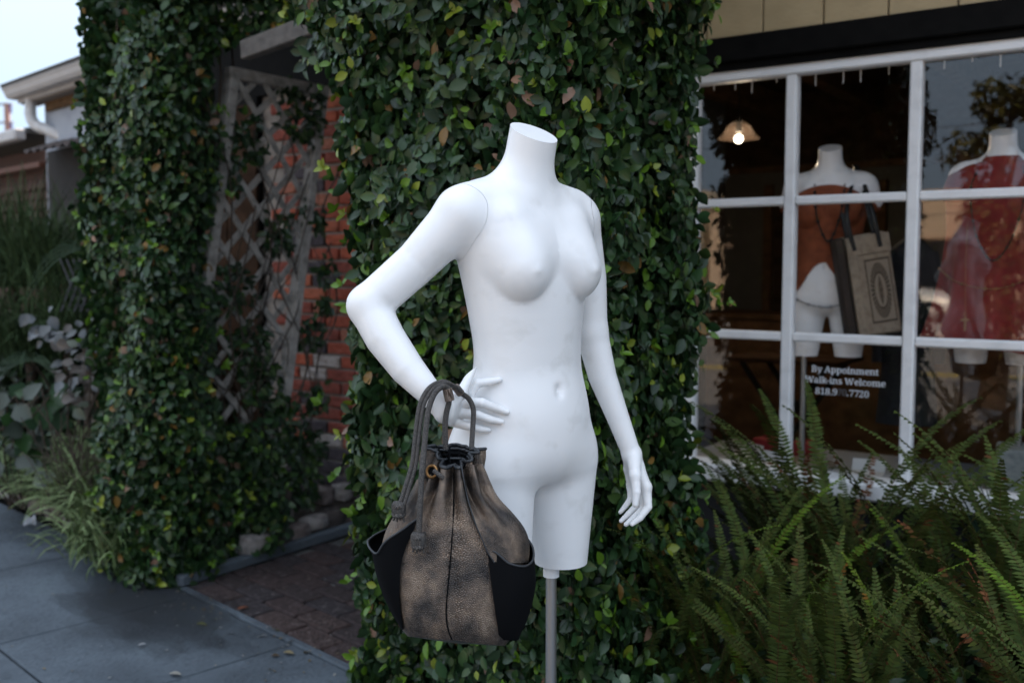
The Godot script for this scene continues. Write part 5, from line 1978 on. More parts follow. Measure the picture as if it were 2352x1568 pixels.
func build_bag() -> void:
	bagO = at(1035, 1470, BD)
	brow = [[1000.0, 990, 1102, 0.030], [1040.0, 980, 1104, 0.033], [1062.0, 970, 1108, 0.036], [1085.0, 964, 1114, 0.042], [1110.0, 955, 1124, 0.047], [1140.0, 938, 1140, 0.052], [1180.0, 910, 1176, 0.056], [1215.0, 890, 1202, 0.058], [1250.0, 880, 1212, 0.058], [1300.0, 884, 1208, 0.060], [1380.0, 902, 1196, 0.060], [1430.0, 915, 1182, 0.056], [1458.0, 924, 1172, 0.050], [1472.0, 936, 1160, 0.043]]
	var bronze := mat(Color.WHITE, 0.31, 0.85, 0.5)
	bronze.albedo_texture = ntex(noise(601, 0.0048, 4), [lin(0.062, 0.057, 0.056), lin(0.115, 0.098, 0.086), lin(0.185, 0.148, 0.122), lin(0.29, 0.222, 0.17), lin(0.40, 0.32, 0.25)], [0.05, 0.28, 0.5, 0.76, 1.0], 1024)
	bronze.normal_enabled = true
	var gr := noise(602, 0.115, 2, FastNoiseLite.TYPE_CELLULAR)
	gr.cellular_return_type = FastNoiseLite.RETURN_DISTANCE2_SUB
	bronze.normal_texture = nnorm(gr, 6.0, 1024)
	bronze.normal_scale = 1.0
	bronze.detail_enabled = true
	bronze.detail_blend_mode = BaseMaterial3D.BLEND_MODE_MUL
	bronze.detail_albedo = ntex(gr, [Color(0.72, 0.72, 0.73), Color(0.93, 0.93, 0.93), Color(1, 1, 1)], [0.0, 0.25, 0.6], 1024)
	bronze.detail_uv_layer = BaseMaterial3D.DETAIL_UV_1
	bronze.uv1_scale = Vector3(3.0, 3.0, 1)
	bronze.cull_mode = BaseMaterial3D.CULL_DISABLED
	var suede := mat(lin(0.0042, 0.0046, 0.0055), 0.95, 0.0, 0.2)
	suede.cull_mode = BaseMaterial3D.CULL_DISABLED
	var slate := mat(lin(0.018, 0.021, 0.025), 0.5)
	var braid := mat(Color.WHITE, 0.6, 0.1)
	var bn := noise(610, 0.09, 2)
	braid.albedo_texture = ntex(bn, [lin(0.005, 0.005, 0.006), lin(0.02, 0.0195, 0.02), lin(0.19, 0.17, 0.15)], [0.40, 0.52, 0.66], 256)
	braid.normal_enabled = true
	braid.normal_texture = nnorm(noise(611, 0.11, 2), 7.0, 256)
	braid.uv1_scale = Vector3(2.0, 14.0, 1)
	var o := thing("leather_bag", "bronze leather drawstring bucket bag with black suede side pockets hanging from the wrist", "bag", Transform3D(Basis(), bagO))
	# body
	var rows := []
	var na := 240
	var ys := []
	for i in 13:
		ys.append(i / 12.0)
	for i in 14:
		var t := i / 13.0
		var row := PackedVector3Array()
		for j in na + 1:
			var a := TAU * (j % na) / na
			row.append(bag_pt(a, lerpf(rim_y(a), 1150.0, t)))
		rows.append(row)
	for i in range(1, 23):
		var row := PackedVector3Array()
		for j in na + 1:
			row.append(bag_pt(TAU * (j % na) / na, lerpf(1150.0, 1472.0, i / 22.0)))
		rows.append(row)
	var b := Mb.new()
	b.grid(rows, true, Vector2(0.66, 0.36))
	part(o, "body_panel", b.mesh(), bronze)
	# bottom
	var c := Vector3.ZERO
	var last: PackedVector3Array = rows[-1]
	for q in last:
		c += q
	c /= last.size()
	var r2 := PackedVector3Array()
	for q in last:
		r2.append(q.lerp(c, 0.97) - Vector3(0, 0.004, 0))
	b = Mb.new()
	b.grid([last, r2], true, Vector2(0.6, 0.1))
	part(o, "bottom_panel", b.mesh(), bronze)
	# lining and the gathered edge
	var edge := []
	var l1 := PackedVector3Array()
	var l2 := PackedVector3Array()
	for j in na + 1:
		var a := TAU * (j % na) / na
		var q := bag_pt(a, rim_y(a))
		edge.append(q)
		l1.append(q.lerp(bq(1042, 1050, 0), 0.10))
		l2.append(q.lerp(bq(1042, 1110, 0), 0.8))
	b = Mb.new()
	b.grid([PackedVector3Array(edge), l1, l2], true, Vector2(0.3, 0.1))
	part(o, "lining", b.mesh(), suede)
	var ed := PackedVector3Array()
	for j in range(0, na + 1, 2):
		ed.append(edge[j])
	part(o, "mouth_edge", tubem(ed, PackedFloat32Array([0.0028]), 7), slate)
	# gathered folds of the dark leather just inside the mouth
	for k in 3:
		var fold := PackedVector3Array()
		for j in range(0, na + 1, 2):
			var a := TAU * (j % na) / na
			var sgn := 1.0 if cos(a) > 0 else -1.0
			var q: Vector3 = edge[j % na]
			fold.append(q.lerp(bq(1042 + 22 * sgn, 1052, 0), 0.22 + 0.2 * k) - Vector3(0, 0.002 + 0.004 * k, 0))
		part(o, "inner_fold", tubem(fold, PackedFloat32Array([0.0026]), 6), slate if k != 1 else suede)
	# right hand flap lying over the front panel
	var fr := []
	for i in 26:
		var t := i / 25.0
		var row := PackedVector3Array()
		var y := lerpf(1064.0, 1290.0, t)
		var r := brow_at(y)
		var cx: float = (r[0] + r[1]) * 0.5
		var hw: float = (r[1] - r[0]) * 0.5
		var x0 := key_curve([[1060.0, 1058.0], [1114.0, 1067.0], [1192.0, 1088.0], [1267.0, 1118.0], [1296.0, 1136.0]], y)
		var x1: float = r[1] - 3.0
		for j in 15:
			var x := lerpf(x0, x1, j / 14.0)
			var cc := clampf((x - cx) / hw, -0.999, 0.999)
			row.append(bag_pt(acos(signf(cc) * pow(absf(cc), 1.0 / 0.82)), y, 0.0065 if j else 0.005))
		fr.append(row)
	var fe := []
	for row in fr:
		fe.append(row[0])
	part(o, "flap_edge", tubem(PackedVector3Array(fe), PackedFloat32Array([0.0013]), 6), slate)
	b = Mb.new()
	b.grid(fr, false, Vector2(0.11, 0.2))
	var br2: StandardMaterial3D = bronze.duplicate()
	br2.uv1_offset = Vector3(0.37, 0.61, 0)
	part(o, "flap", b.mesh(), br2)
	# left flap
	fr = []
	for i in 16:
		var t := i / 15.0
		var row := PackedVector3Array()
		var y := lerpf(1100.0, 1262.0, t)
		var r := brow_at(y)
		var cx: float = (r[0] + r[1]) * 0.5
		var hw: float = (r[1] - r[0]) * 0.5
		var x1 := key_curve([[1100.0, 972.0], [1150.0, 968.0], [1195.0, 957.0], [1232.0, 918.0], [1265.0, 884.0]], y)
		var x0: float = r[0] + 2.0
		for j in 9:
			var x := lerpf(x0, maxf(x1, x0 + 2.0), j / 8.0)
			var cc := clampf((x - cx) / hw, -0.999, 0.999)
			row.append(bag_pt(acos(signf(cc) * pow(absf(cc), 1.0 / 0.82)), y, 0.0035))
		fr.append(row)
	b = Mb.new()
	b.grid(fr, false, Vector2(0.06, 0.14))
	part(o, "flap", b.mesh(), br2)
	pocket(o, 1.0, [suede, slate])
	pocket(o, -1.0, [suede, slate])
	# centre seam
	var sm := []
	for q in [1092.0, 1123.0, 1180.0, 1240.0, 1304.0, 1360.0, 1403.0, 1440.0, 1468.0]:
		var r := brow_at(q)
		var x := key_curve([[1090.0, 1037.0], [1123.0, 1041.0], [1267.0, 1037.0], [1304.0, 1033.0], [1403.0, 1025.0], [1440.0, 1028.0], [1470.0, 1038.0]], q)
		var cc: float = (x - (r[0] + r[1]) * 0.5) / ((r[1] - r[0]) * 0.5)
		sm.append(bag_pt(acos(clampf(signf(cc) * pow(absf(cc), 1.0 / 0.82), -1, 1)), q, 0.001))
	part(o, "seam", tubem(smooth_path(sm, 4), PackedFloat32Array([0.0013]), 6), suede)
	# brass eyelet with the cord coming out of it
	var ec := bag_pt(acos(-0.56), 1082.0, 0.004)
	b = Mb.new()
	var ring := PackedVector3Array()
	for k in 21:
		var a := TAU * k / 20.0
		ring.append(Vector3(cos(a) * 0.0095, sin(a) * 0.0100, 0.0))
	b.tube(ring, PackedFloat32Array([0.0027]), 8, false)
	var eb := Basis(Vector3.UP, -0.45) * Basis(Vector3.RIGHT, -0.2)
	part(o, "eyelet", b.mesh(), M.brass, Transform3D(eb, ec))
	part(o, "eyelet_hole", tubem(PackedVector3Array([Vector3(0, 0, -0.003), Vector3(0, 0, -0.001)]), PackedFloat32Array([0.0085]), 16), suede, Transform3D(eb, ec))
	part(o, "cord_end", tubem(smooth_path([bq(997, 1081, 0.045), bq(1008, 1090, 0.052), bq(1018, 1098, 0.05)], 4), PackedFloat32Array([0.0042]), 8), braid)
	# straps
	var sp := func(l: Array) -> Array:
		var out := []
		for q in l:
			out.append(at(q[0], q[1], q[2]) - bagO)
		return out
	var s1 := [[916, 1166, 1.685], [930, 1122, 1.690], [946, 1068, 1.70], [952, 1020, 1.708], [957, 975, 1.715], [963, 935, 1.722], [973, 909, 1.73], [990, 887, 1.74], [1016, 876, 1.752], [1038, 884, 1.765], [1053, 897, 1.778]]
	var s2 := [[961, 1238, 1.668], [965, 1160, 1.672], [969, 1085, 1.680], [974, 1030, 1.695], [980, 965, 1.71], [987, 930, 1.718], [999, 902, 1.726], [1016, 888, 1.735], [1027, 890, 1.742], [1031, 905, 1.744], [1031, 925, 1.744], [1025, 950, 1.744], [1022, 985, 1.742], [1024, 1032, 1.74]]
	var s3 := [[1058, 902, 1.790], [1076, 915, 1.800], [1087, 940, 1.800], [1086, 980, 1.788], [1084, 1010, 1.77], [1083, 1036, 1.75]]
	var s1a: Array = sp.call(s1)
	var s2a: Array = sp.call(s2)
	var face := Vector3(1, 0, 0)
	var st1 := part(o, "strap", tubem(smooth_path(s1a, 6), PackedFloat32Array([0.0042]), 10), braid)
	var st2 := part(o, "strap", tubem(smooth_path(s2a, 6), PackedFloat32Array([0.0050]), 10), braid)
	part(o, "strap", tubem(smooth_path(sp.call(s3), 6), PackedFloat32Array([0.0048]), 10), braid)
	# a second cord lying along the outer strap
	var s4 := []
	for q in s1a:
		s4.append(q + Vector3(0.0065, -0.002, 0.004))
	part(o, "strap", tubem(smooth_path(s4, 6), PackedFloat32Array([0.0034]), 9), braid)
	# knots
	for kq in [[st1, s1a[0], 0.0125], [st2, s2a[0], 0.0135]]:
		var kp := PackedVector3Array()
		var c0: Vector3 = kq[1]
		var rr: float = kq[2]
		for k in 29:
			var a := TAU * k / 14.0
			kp.append(c0 + Vector3(cos(a) * rr * 0.62, -0.004 + 0.008 * sin(a * 0.5 + 0.7), sin(a) * rr * 0.62))
		part(kq[0], "knot", tubem(kp, PackedFloat32Array([0.0052]), 8), braid)
		part(kq[0], "knot_core", stone_mesh(Vector3(rr * 1.9, rr * 1.7, rr * 1.8), 77), braid, Transform3D(Basis(), c0))
		for k in 4:
			part(kq[0], "frayed_end", tubem(PackedVector3Array([c0 + Vector3(-0.005 + 0.0035 * k, -0.008, 0.003), c0 + Vector3(-0.009 + 0.006 * k, -0.021 - 0.002 * (k % 2), 0.004)]), PackedFloat32Array([0.0024, 0.0018]), 6), braid)
	# wrapped leather sleeves where the straps meet
	var sl := mat(lin(0.16, 0.12, 0.095), 0.5, 0.3)
	sl.normal_enabled = true
	sl.normal_texture = nnorm(noise(613, 0.12, 2), 8.0, 256)
	for f in [[[1027, 893, 1.741], [1033, 920, 1.743], 0.0088], [[1046, 888, 1.772], [1058, 903, 1.782], 0.0075]]:
		var a := at(f[0][0], f[0][1], f[0][2]) - bagO
		var c2 := at(f[1][0], f[1][1], f[1][2]) - bagO
		part(o, "sleeve", tubem(PackedVector3Array([a, c2]), PackedFloat32Array([f[2]]), 14), sl)

# ================================================================ in the shop window
func plain_figure(p: Vector3) -> float:
	var d := torso(p)
	d = smin(d, rcone(Vector3(absf(p.x), p.y, p.z), Vector3(0.13, 1.45, -0.01), Vector3(0.172, 1.385, -0.012), 0.042, 0.036), 0.03)
	return d

func halter(p: Vector3) -> float:
	var d := plain_figure(p) - 0.010
	var x := absf(p.x)
	d = maxf(d, p.y - (1.452 - x * x * 2.4))
	var hem := 1.135 - x * 0.85 - 0.02 * sin(p.x * 40.0) + (0.25 if p.z < 0.0 else 0.0) * 0.0
	d = maxf(d, maxf(hem, 0.985) - p.y)
	return d

func build_window_display() -> void:
	var fig := surface_net(plain_figure, Vector3(-0.24, 0.66, -0.2), Vector3(0.24, 1.72, 0.24), 0.012)
	var nn := Vector3(0, cos(0.42), sin(0.42))
	fig = cut(fig, nn, nn.dot(Vector3(0, 1.60, 0.037)))
	fig = cut(fig, Vector3.DOWN, -0.745)
	var fm := net_mesh(fig)
	var top := net_mesh(surface_net(halter, Vector3(-0.24, 0.93, -0.2), Vector3(0.24, 1.5, 0.24), 0.009))
	# ---- figure in the rust halter top
	var p2 := at(1903, 600, 4.16)
	var dirn := (WN + Vector3(0, 0, 0.5)).normalized()
	var b2 := Basis(Vector3.UP.cross(dirn).normalized(), Vector3.UP, dirn)
	var m2 := thing("window_mannequin", "white window figure in a rust halter top with a black strap on its shoulder", "mannequin", Transform3D(b2, Vector3(p2.x, 0.225, p2.z)))
	part(m2, "torso", fm, M.mannequin)
	part(m2, "pole", tubem(PackedVector3Array([Vector3(-0.086, 0.28, 0.03), Vector3(-0.086, 0.745, 0.03)]), PackedFloat32Array([0.012]), 14), M.steel)
	var bp_ := Mb.new()
	bp_.lathe(PackedVector2Array([Vector2(0.001, 0), Vector2(0.14, 0), Vector2(0.14, 0.012), Vector2(0.02, 0.014), Vector2(0.001, 0.03)]), 30, Vector3(-0.086, 0.277, 0.03))
	part(m2, "base_plate", bp_.mesh(), M.steel)
	var rust := surf(701, [lin(0.15, 0.036, 0.012), lin(0.22, 0.055, 0.018), lin(0.26, 0.07, 0.024)], [0.1, 0.5, 0.9], 4.0, 0.85, 1.5)
	var ht := thing("halter_top", "rust brown suede halter top with a pointed hem on the window figure", "top", Transform3D(b2, Vector3(p2.x, 0.225, p2.z)))
	part(ht, "bodice", top, rust)
	for sg in [-1.0, 1.0]:
		part(ht, "neck_strap", tubem(smooth_path([Vector3(sg * 0.085, 1.40, 0.095), Vector3(sg * 0.075, 1.46, 0.055), Vector3(sg * 0.055, 1.51, 0.0), Vector3(sg * 0.03, 1.53, -0.05)], 5), PackedFloat32Array([0.006]), 6), M.black_metal)
	# necklaces and belt
	bead_chain("necklace", "black bead chain hanging on the rust halter top", [Vector3(-0.06, 1.50, 0.0), Vector3(-0.05, 1.42, 0.10), Vector3(-0.03, 1.30, 0.145), Vector3(0.01, 1.22, 0.13), Vector3(0.05, 1.30, 0.145), Vector3(0.065, 1.42, 0.10), Vector3(0.055, 1.50, 0.0)], 60, 0.0055, M.black_metal, Transform3D(b2, Vector3(p2.x, 0.225, p2.z)))
	bead_chain("chain_belt", "dark chain belt slung low on the rust topped window figure", [Vector3(-0.175, 1.02, 0.0), Vector3(-0.12, 0.985, 0.085), Vector3(-0.03, 0.955, 0.118), Vector3(0.05, 0.96, 0.116), Vector3(0.13, 1.0, 0.08), Vector3(0.178, 1.03, 0.0)], 46, 0.0055, M.steel, Transform3D(b2, Vector3(p2.x, 0.225, p2.z)))
	# ---- tote bag on its shoulder
	var t0 := at(1993, 652, 3.98)
	var tb := Basis(Vector3.UP, -0.12) * Basis(Vector3.BACK, 0.17)
	var tote := thing("tote_bag", "tan canvas tote bag with a brown printed medallion, hung from black straps", "bag", Transform3D(tb, t0))
	var can := surf(705, [lin(0.24, 0.185, 0.13), lin(0.32, 0.255, 0.185), lin(0.36, 0.29, 0.21)], [0.1, 0.5, 0.9], 4.0, 0.9, 1.2)
	part(tote, "front_panel", boxm(Vector3(0.165, 0.40, 0.02), 0.008), can, tform(0.015, -0.005, 0.03))
	part(tote, "side_panel", boxm(Vector3(0.04, 0.41, 0.085), 0.008), mat(lin(0.035, 0.024, 0.018), 0.85), tform(-0.092, -0.006, -0.006))
	part(tote, "back_panel", boxm(Vector3(0.18, 0.40, 0.02), 0.008), can, tform(0.01, 0.0, -0.036))
	part(tote, "top_band", boxm(Vector3(0.168, 0.075, 0.008), 0.003), can, tform(0.015, 0.155, 0.0435))
	part(tote, "edge_strip", boxm(Vector3(0.036, 0.385, 0.008), 0.003), can, tform(-0.05, -0.01, 0.0445))
	var im := Image.create(128, 256, false, Image.FORMAT_RGB8)
	im.fill(lin(0.30, 0.24, 0.175))
	for y in 256:
		for x in 128:
			var u := (x - 64) / 50.0
			var v := (y - 128) / 112.0
			var r := sqrt(u * u + v * v)
			var a := atan2(v, u)
			var ink := 0.0
			if r > 0.66 and r < 1.0:
				ink = 0.75 if fposmod(a * 34.0 / TAU * 2.0, 2.0) < 0.9 + 0.3 * r else 0.15
			if r > 0.60 and r < 0.66:
				ink = 0.9
			# a plain tall leaf spray inside the oval
			if r < 0.58:
				var w := 0.24 * sin(clampf((v + 0.56) / 1.12, 0, 1) * PI)
				if absf(u) < w:
					ink = 0.55 + 0.35 * sin((v + absf(u) * 1.4) * 30.0)
				if absf(u) < 0.02:
					ink = 0.9
			if absf(x - 64) > 57 or y < 8 or y > 247:
				ink = maxf(ink, 0.7)
			ink = clampf(ink, 0, 1)
			im.set_pixel(x, y, im.get_pixel(x, y).lerp(lin(0.035, 0.022, 0.014), ink))
	var pm := mat(Color.WHITE, 0.9)
	pm.albedo_texture = ImageTexture.create_from_image(im)
	var q := Mb.new()
	var hw := 0.048
	var hh := 0.128
	var i0 := q.vert(Vector3(-hw, -hh, 0), Vector3.BACK, Vector2(0, 1))
	q.vert(Vector3(hw, -hh, 0), Vector3.BACK, Vector2(1, 1))
	q.vert(Vector3(hw, hh, 0), Vector3.BACK, Vector2(1, 0))
	q.vert(Vector3(-hw, hh, 0), Vector3.BACK, Vector2(0, 0))
	q.tri(i0, i0 + 1, i0 + 2)
	q.tri(i0, i0 + 2, i0 + 3)
	part(tote, "print", q.mesh(), pm, tform(0.038, -0.03, 0.0425))
	var sh := tb.inverse() * (at(1966, 388, 4.13) - t0)
	for k in 2:
		var zz := 0.035 - 0.065 * k
		part(tote, "handle", tubem(smooth_path([Vector3(-0.04, 0.14, zz + 0.012), Vector3(-0.045, 0.30, zz), Vector3(sh.x - 0.012, sh.y - 0.02, sh.z + 0.03), sh + Vector3(0, 0.012, 0), Vector3(sh.x + 0.012, sh.y - 0.03, sh.z + 0.02), Vector3(0.05, 0.30, zz), Vector3(0.06, 0.14, zz + 0.012)], 6), PackedFloat32Array([0.009]), 8, 0.4, Vector3.RIGHT), M.black_metal)
	# ---- figure in the red dress
	var p3 := at(2296, 600, 3.74)
	var b3 := Basis(Vector3.UP, -0.15) * b2
	var t3 := Transform3D(b3, Vector3(p3.x, 0.235, p3.z))
	var m3 := thing("window_mannequin", "white window figure wearing the flared red dress, right side of the window", "mannequin", t3)
	part(m3, "torso", fm, M.mannequin)
	part(m3, "pole", tubem(PackedVector3Array([Vector3(0.088, 0.27, 0.015), Vector3(0.088, 0.745, 0.015)]), PackedFloat32Array([0.012]), 14), M.steel)
	bp_ = Mb.new()
	bp_.lathe(PackedVector2Array([Vector2(0.001, 0), Vector2(0.14, 0), Vector2(0.14, 0.012), Vector2(0.02, 0.014), Vector2(0.001, 0.03)]), 30, Vector3(0.088, 0.267, 0.015))
	part(m3, "base_plate", bp_.mesh(), M.steel)
	var red := surf(711, [lin(0.13, 0.006, 0.005), lin(0.17, 0.008, 0.006), lin(0.20, 0.010, 0.007)], [0.1, 0.5, 0.9], 3.0, 0.8, 1.0)
	red.cull_mode = BaseMaterial3D.CULL_DISABLED
	var dr := thing("red_dress", "deep red flared dress on the right hand window figure", "dress", t3)
	var rows := []
	for s in [[1.515, 0.062, 0.058, 0.0], [1.50, 0.075, 0.06, 0.0], [1.485, 0.13, 0.068, 0.0], [1.455, 0.185, 0.085, 0.0], [1.40, 0.205, 0.125, 0.0], [1.33, 0.19, 0.152, 0.01], [1.24, 0.185, 0.15, 0.02], [1.12, 0.195, 0.152, 0.05], [1.0, 0.215, 0.165, 0.08], [0.90, 0.24, 0.185, 0.11], [0.83, 0.262, 0.205, 0.13]]:
		var row := PackedVector3Array()
		for k in 97:
			var a := TAU * (k % 96) / 96.0
			var f: float = 1.0 + s[3] * sin(a * 9.0 + 0.7) + s[3] * 0.5 * sin(a * 4.0)
			row.append(Vector3(cos(a) * s[1] * f, s[0] - s[3] * 0.35 * (0.5 + 0.5 * sin(a * 2.0 + 0.4)), sin(a) * s[2] * f + 0.012))
		rows.append(row)
	var b := Mb.new()
	b.grid(rows, true)
	part(dr, "cloth", b.mesh(), red)
	bead_chain("necklace", "long dark chain of beads hanging down the red dress", [Vector3(-0.05, 1.52, 0.03), Vector3(-0.09, 1.40, 0.13), Vector3(-0.06, 1.22, 0.185), Vector3(0.0, 1.13, 0.20), Vector3(0.06, 1.22, 0.185), Vector3(0.09, 1.40, 0.13), Vector3(0.05, 1.52, 0.03)], 90, 0.004, M.black_metal, t3)
	bead_chain("gold_chain", "thin gold charm chain slung across the skirt of the red dress", [Vector3(-0.20, 1.10, 0.05), Vector3(-0.12, 1.05, 0.16), Vector3(0.02, 1.03, 0.20), Vector3(0.16, 1.09, 0.12)], 26, 0.0045, M.brass, t3)
	# cross pendant on a thin chain
	var cp := at(2217, 742, 3.60)
	var cr := thing("cross_pendant", "small gold cross pendant hanging on a thin chain before the red skirt", "pendant", Transform3D(Basis(), cp))
	part(cr, "upright", boxm(Vector3(0.008, 0.058, 0.004), 0.0015), M.brass)
	part(cr, "cross_bar", boxm(Vector3(0.034, 0.008, 0.0042), 0.0015), M.brass, tform(0, 0.012, 0.0003))
	part(cr, "ring", tubem(PackedVector3Array([Vector3(-0.008, 0.03, 0), Vector3(0, 0.04, 0), Vector3(0.008, 0.03, 0)]), PackedFloat32Array([0.0016]), 5), M.brass)
	part(cr, "chain", tubem(PackedVector3Array([Vector3(0, 0.04, 0), Vector3(0.004, 0.2, -0.02), Vector3(0.01, 0.36, -0.03)]), PackedFloat32Array([0.0012]), 4), M.brass)
	# dark coat on a stand between the two figures
	var cpos := at(2092, 650, 4.35)
	var coat := thing("hanging_coat", "dark navy coat on a stand between the two window figures", "coat", Transform3D(Basis(Vector3.UP, -0.4), Vector3(cpos.x, 0.502, cpos.z)))
	rows = []
	for s in [[0.97, 0.02, 0.02], [0.95, 0.05, 0.04], [0.91, 0.09, 0.05], [0.80, 0.105, 0.065], [0.6, 0.095, 0.065], [0.4, 0.105, 0.075], [0.15, 0.125, 0.09]]:
		var row := PackedVector3Array()
		for k in 33:
			var a := TAU * (k % 32) / 32.0
			row.append(Vector3(cos(a) * s[1] * (1.0 + 0.05 * sin(a * 7.0)), s[0], sin(a) * s[2]))
		rows.append(row)
	b = Mb.new()
	b.grid(rows, true)
	var navy := mat(lin(0.006, 0.008, 0.015), 0.8)
	navy.cull_mode = BaseMaterial3D.CULL_DISABLED
	part(coat, "body", b.mesh(), navy)
	for sg in [-1.0, 1.0]:
		part(coat, "sleeve", tubem(smooth_path([Vector3(sg * 0.075, 0.9, 0), Vector3(sg * 0.125, 0.68, 0.015), Vector3(sg * 0.12, 0.42, 0.03)], 5), PackedFloat32Array([0.034, 0.033, 0.03]), 10), navy)
	part(coat, "stand", tubem(PackedVector3Array([Vector3(0, 0, 0), Vector3(0, 1.0, 0)]), PackedFloat32Array([0.012]), 10), M.black_metal)
	# pale block, cards and red pouches on the ledge
	var bl := thing("display_block", "rough pale blue grey display block standing on the ledge at the right", "block")
	bl.transform = Transform3D(Basis(Vector3.UP, -0.42), WT * Vector3(3.40, 0.502, -0.33))
	part(bl, "block", stone_free_block(Vector3(0.36, 0.17, 0.2)), surf(715, [lin(0.17, 0.19, 0.19), lin(0.24, 0.26, 0.25), lin(0.30, 0.31, 0.29)], [0.1, 0.5, 0.9], 6.0, 0.9, 4.0), tform(0, 0.085, 0))
	for k in 3:
		var cd := thing("paper_card", ["white paper card lying on the ledge by the left mullion", "small white card lying on the ledge near the pillar", "pale folded card lying under the lettered pane"][k], "card", WT * Transform3D(Basis(Vector3.UP, [0.2, -0.5, 0.1][k]), [Vector3(2.36, 0.5005, -0.28), Vector3(2.18, 0.5005, -0.4), Vector3(2.74, 0.5005, -0.32)][k]))
		part(cd, "sheet", boxm(Vector3(0.13, 0.003, 0.09)), mat(lin(0.55, 0.55, 0.53), 0.8), tform(0, 0.002, 0))
		part(cd, "fold", boxm(Vector3(0.13, 0.05, 0.003)), mat(lin(0.6, 0.6, 0.58), 0.8), Transform3D(Basis(Vector3.RIGHT, -0.5), Vector3(0, 0.026, -0.05)))
	for k in 2:
		var pc := thing("red_pouch", ["bright red cloth pouch on the ledge beside the leafy pillar", "smaller red cloth pouch right of the other on the ledge"][k], "pouch", WT * tform([2.24, 2.40][k], 0.50, -0.55))
		part(pc, "cloth", stone_mesh(Vector3(0.13 - 0.03 * k, 0.07, 0.1), 780 + k), mat(lin(0.22, 0.008, 0.010), 0.8), tform(0, 0.033, 0))
		part(pc, "tie", tubem(PackedVector3Array([Vector3(-0.02, 0.075, 0), Vector3(0, 0.06, 0), Vector3(0.02, 0.078, 0.01)]), PackedFloat32Array([0.004]), 5), mat(lin(0.25, 0.02, 0.02), 0.8))
	# folding table farther inside
	var ft := thing("folding_table", "black cross legged folding table inside the shop behind the lettered pane", "table", WT * tform(2.02, 0.1, -1.55))
	part(ft, "table_top", boxm(Vector3(0.62, 0.025, 0.45), 0.004), M.dark_wood, tform(0, 0.74, 0))
	for z in [-0.18, 0.18]:
		for sg in [-1.0, 1.0]:
			b = Mb.new()
			b.bar(Vector3(-0.27 * sg, 0.0, z + 0.01 * sg), Vector3(0.24 * sg, 0.725, z + 0.01 * sg), 0.03, 0.014, Vector3.BACK, 0.002)
			part(ft, "leg", b.mesh(), M.black_metal)
	# counter with a wooden front
	var co := thing("shop_counter", "low brown wooden counter across the back of the shop", "counter", WT * tform(2.2, 0.1, -3.2))
	part(co, "front", boxm(Vector3(2.6, 0.86, 0.05), 0.004), M.brown_wood, tform(0, 0.43, 0.25))
	part(co, "top", boxm(Vector3(2.7, 0.04, 0.6), 0.008), M.brown_wood, tform(0, 0.885, 0))
	# pendant lamp
	var lp := at(1697, 317, 5.2)
	var lamp := thing("pendant_lamp", "small bell shaped pendant lamp with a glowing bulb inside the shop", "lamp", Transform3D(Basis(), lp))
	b = Mb.new()
	b.lathe(PackedVector2Array([Vector2(0.018, 0.085), Vector2(0.035, 0.082), Vector2(0.06, 0.062), Vector2(0.085, 0.02), Vector2(0.108, 0.0), Vector2(0.108, -0.004), Vector2(0.104, -0.003), Vector2(0.082, 0.016), Vector2(0.057, 0.057), Vector2(0.033, 0.077), Vector2(0.018, 0.08)]), 36)
	var shm := mat(Color(0.16, 0.13, 0.11, 0.2), 0.12)
	shm.transparency = BaseMaterial3D.TRANSPARENCY_ALPHA
	part(lamp, "lamp_shade", b.mesh(), shm)
	var sp := SphereMesh.new()
	sp.radius = 0.022
	sp.height = 0.046
	var glow := mat(lin(1, 0.9, 0.75), 0.5)
	glow.emission_enabled = true
	glow.emission = Color(1.0, 0.93, 0.82)
	glow.emission_energy_multiplier = 5.0
	part(lamp, "bulb", sp, glow, tform(0, -0.004, 0))
	part(lamp, "socket", tubem(PackedVector3Array([Vector3(0, 0.03, 0), Vector3(0, 0.11, 0)]), PackedFloat32Array([0.016]), 12), M.black_metal)
	part(lamp, "cord", tubem(PackedVector3Array([Vector3(0, 0.11, 0), Vector3(0, 2.72 - lp.y, 0)]), PackedFloat32Array([0.003]), 6), M.black_metal)
	var om := OmniLight3D.new()
	om.name = "bulb_light"
	om.light_color = Color(1.0, 0.90, 0.76)
	om.light_energy = 0.15
	om.light_size = 0.02
	om.omni_range = 9.0
	om.omni_attenuation = 2.0
	om.shadow_enabled = true
	lamp.add_child(om)
	om.position = Vector3(0, -0.004, 0)
	# icicle lights along the window head
	var ic := thing("icicle_lights", "unlit white icicle light string along the top of the shop window", "string lights", WT)
	part(ic, "wire", tubem(PackedVector3Array([Vector3(2.1, 2.088, -0.06), Vector3(4.3, 2.088, -0.06)]), PackedFloat32Array([0.0025]), 5), M.white_paint)
	for k in 24:
		var x := 2.15 + 0.088 * k + rnd(-0.02, 0.02)
		part(ic, "drop", tubem(PackedVector3Array([Vector3(x, 2.086, -0.06), Vector3(x, 2.086 - rnd(0.02, 0.055), -0.06)]), PackedFloat32Array([0.0032, 0.002]), 6), M.white_paint)

func stone_free_block(s: Vector3) -> ArrayMesh:
	return boxm(s, 0.008)

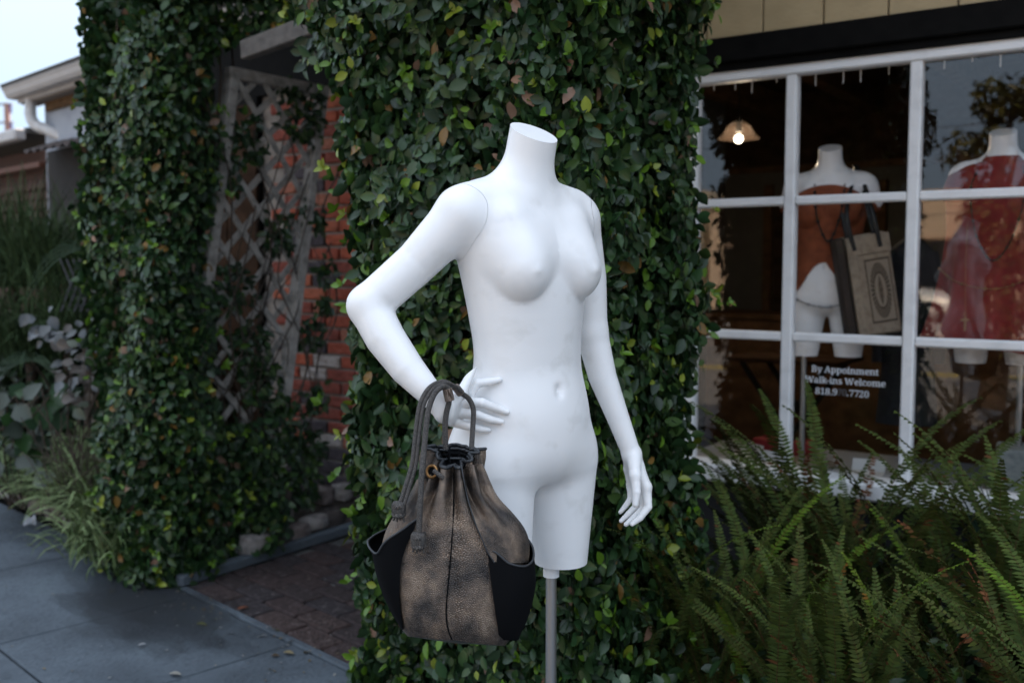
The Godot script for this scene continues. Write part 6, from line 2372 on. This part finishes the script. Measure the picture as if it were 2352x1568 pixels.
func bead_chain(called: String, label: String, pts: Array, count: int, r: float, m: Material, t: Transform3D) -> void:
	var path := smooth_path(pts, 24)
	var o := thing(called, label, "jewellery", t)
	part(o, "cord", tubem(path, PackedFloat32Array([r * 0.35]), 5), m)
	var b := Mb.new()
	for k in count:
		var p: Vector3 = path[int(float(k) / count * (path.size() - 1))]
		var q := r * (1.4 if k % 5 == 0 else 0.9)
		b.lathe(PackedVector2Array([Vector2(0.0001, -q), Vector2(q * 0.75, -q * 0.6), Vector2(q, 0), Vector2(q * 0.75, q * 0.6), Vector2(0.0001, q)]), 7, p)
	part(o, "beads", b.mesh(), m)

# ================================================================ small things on the ground
func build_small_things() -> void:
	var k := 0
	var lm := leaf_mesh(0.5)
	for q in [[545, 1399, Color(0.16, 0.06, 0.03), "small fallen brown leaf on the brick path near the sidewalk edge"], [650, 1497, Color(0.22, 0.18, 0.10), "pale fallen leaf on the sidewalk slab at the path edge"], [450, 1432, Color(0.10, 0.10, 0.04), "fallen leaf on the damp patch of the sidewalk"], [388, 1546, Color(0.24, 0.23, 0.20), "bleached leaf scrap at the bottom of the sidewalk"], [75, 1250, Color(0.14, 0.17, 0.05), "green leaf scrap on the sidewalk under the striped grass"], [335, 1478, Color(0.32, 0.32, 0.32), "tiny white scrap on the middle sidewalk slab"]]:
		var d := at(q[0], q[1], 1.0) - Vector3(0, EYE, 0)
		var p := Vector3(0, EYE, 0) + d * ((0.008 - EYE) / d.y)
		var o := MeshInstance3D.new()
		o.name = numbered("fallen_leaf")
		o.mesh = lm
		o.material_override = tinted(M.leaf, lin(q[2].r, q[2].g, q[2].b))
		var s := 0.045 if k < 4 else 0.028
		o.transform = Transform3D((Basis(Vector3.UP, rnd(0, 6)) * Basis(Vector3.RIGHT, -PI / 2 + 0.12)).scaled(Vector3(s, s, s)), p)
		add_child(o)
		tag(o, q[3], "leaf")
		k += 1
	for q in [[68, 1204, "crumpled white paper scrap on the sidewalk at the bed edge"], [142, 1184, "white paper scrap caught in the striped grass"]]:
		var d := at(q[0], q[1], 1.0) - Vector3(0, EYE, 0)
		var p := Vector3(0, EYE, 0) + d * ((0.03 - EYE) / d.y)
		var o := MeshInstance3D.new()
		o.name = numbered("paper_scrap")
		var b := Mb.new()
		b.grid([PackedVector3Array([Vector3(-0.03, 0, 0.02), Vector3(0.0, 0.012, 0.03), Vector3(0.03, -0.004, 0.02)]), PackedVector3Array([Vector3(-0.028, 0.02, 0), Vector3(0.002, 0.004, 0), Vector3(0.028, 0.018, 0.002)]), PackedVector3Array([Vector3(-0.02, 0.05, -0.02), Vector3(0.004, 0.03, -0.024), Vector3(0.024, 0.05, -0.02)])])
		o.mesh = b.mesh()
		o.material_override = mat(lin(0.5, 0.52, 0.55), 0.8)
		o.transform = Transform3D(Basis(Vector3.UP, rnd(0, 1)), p)
		add_child(o)
		tag(o, q[2], "paper")
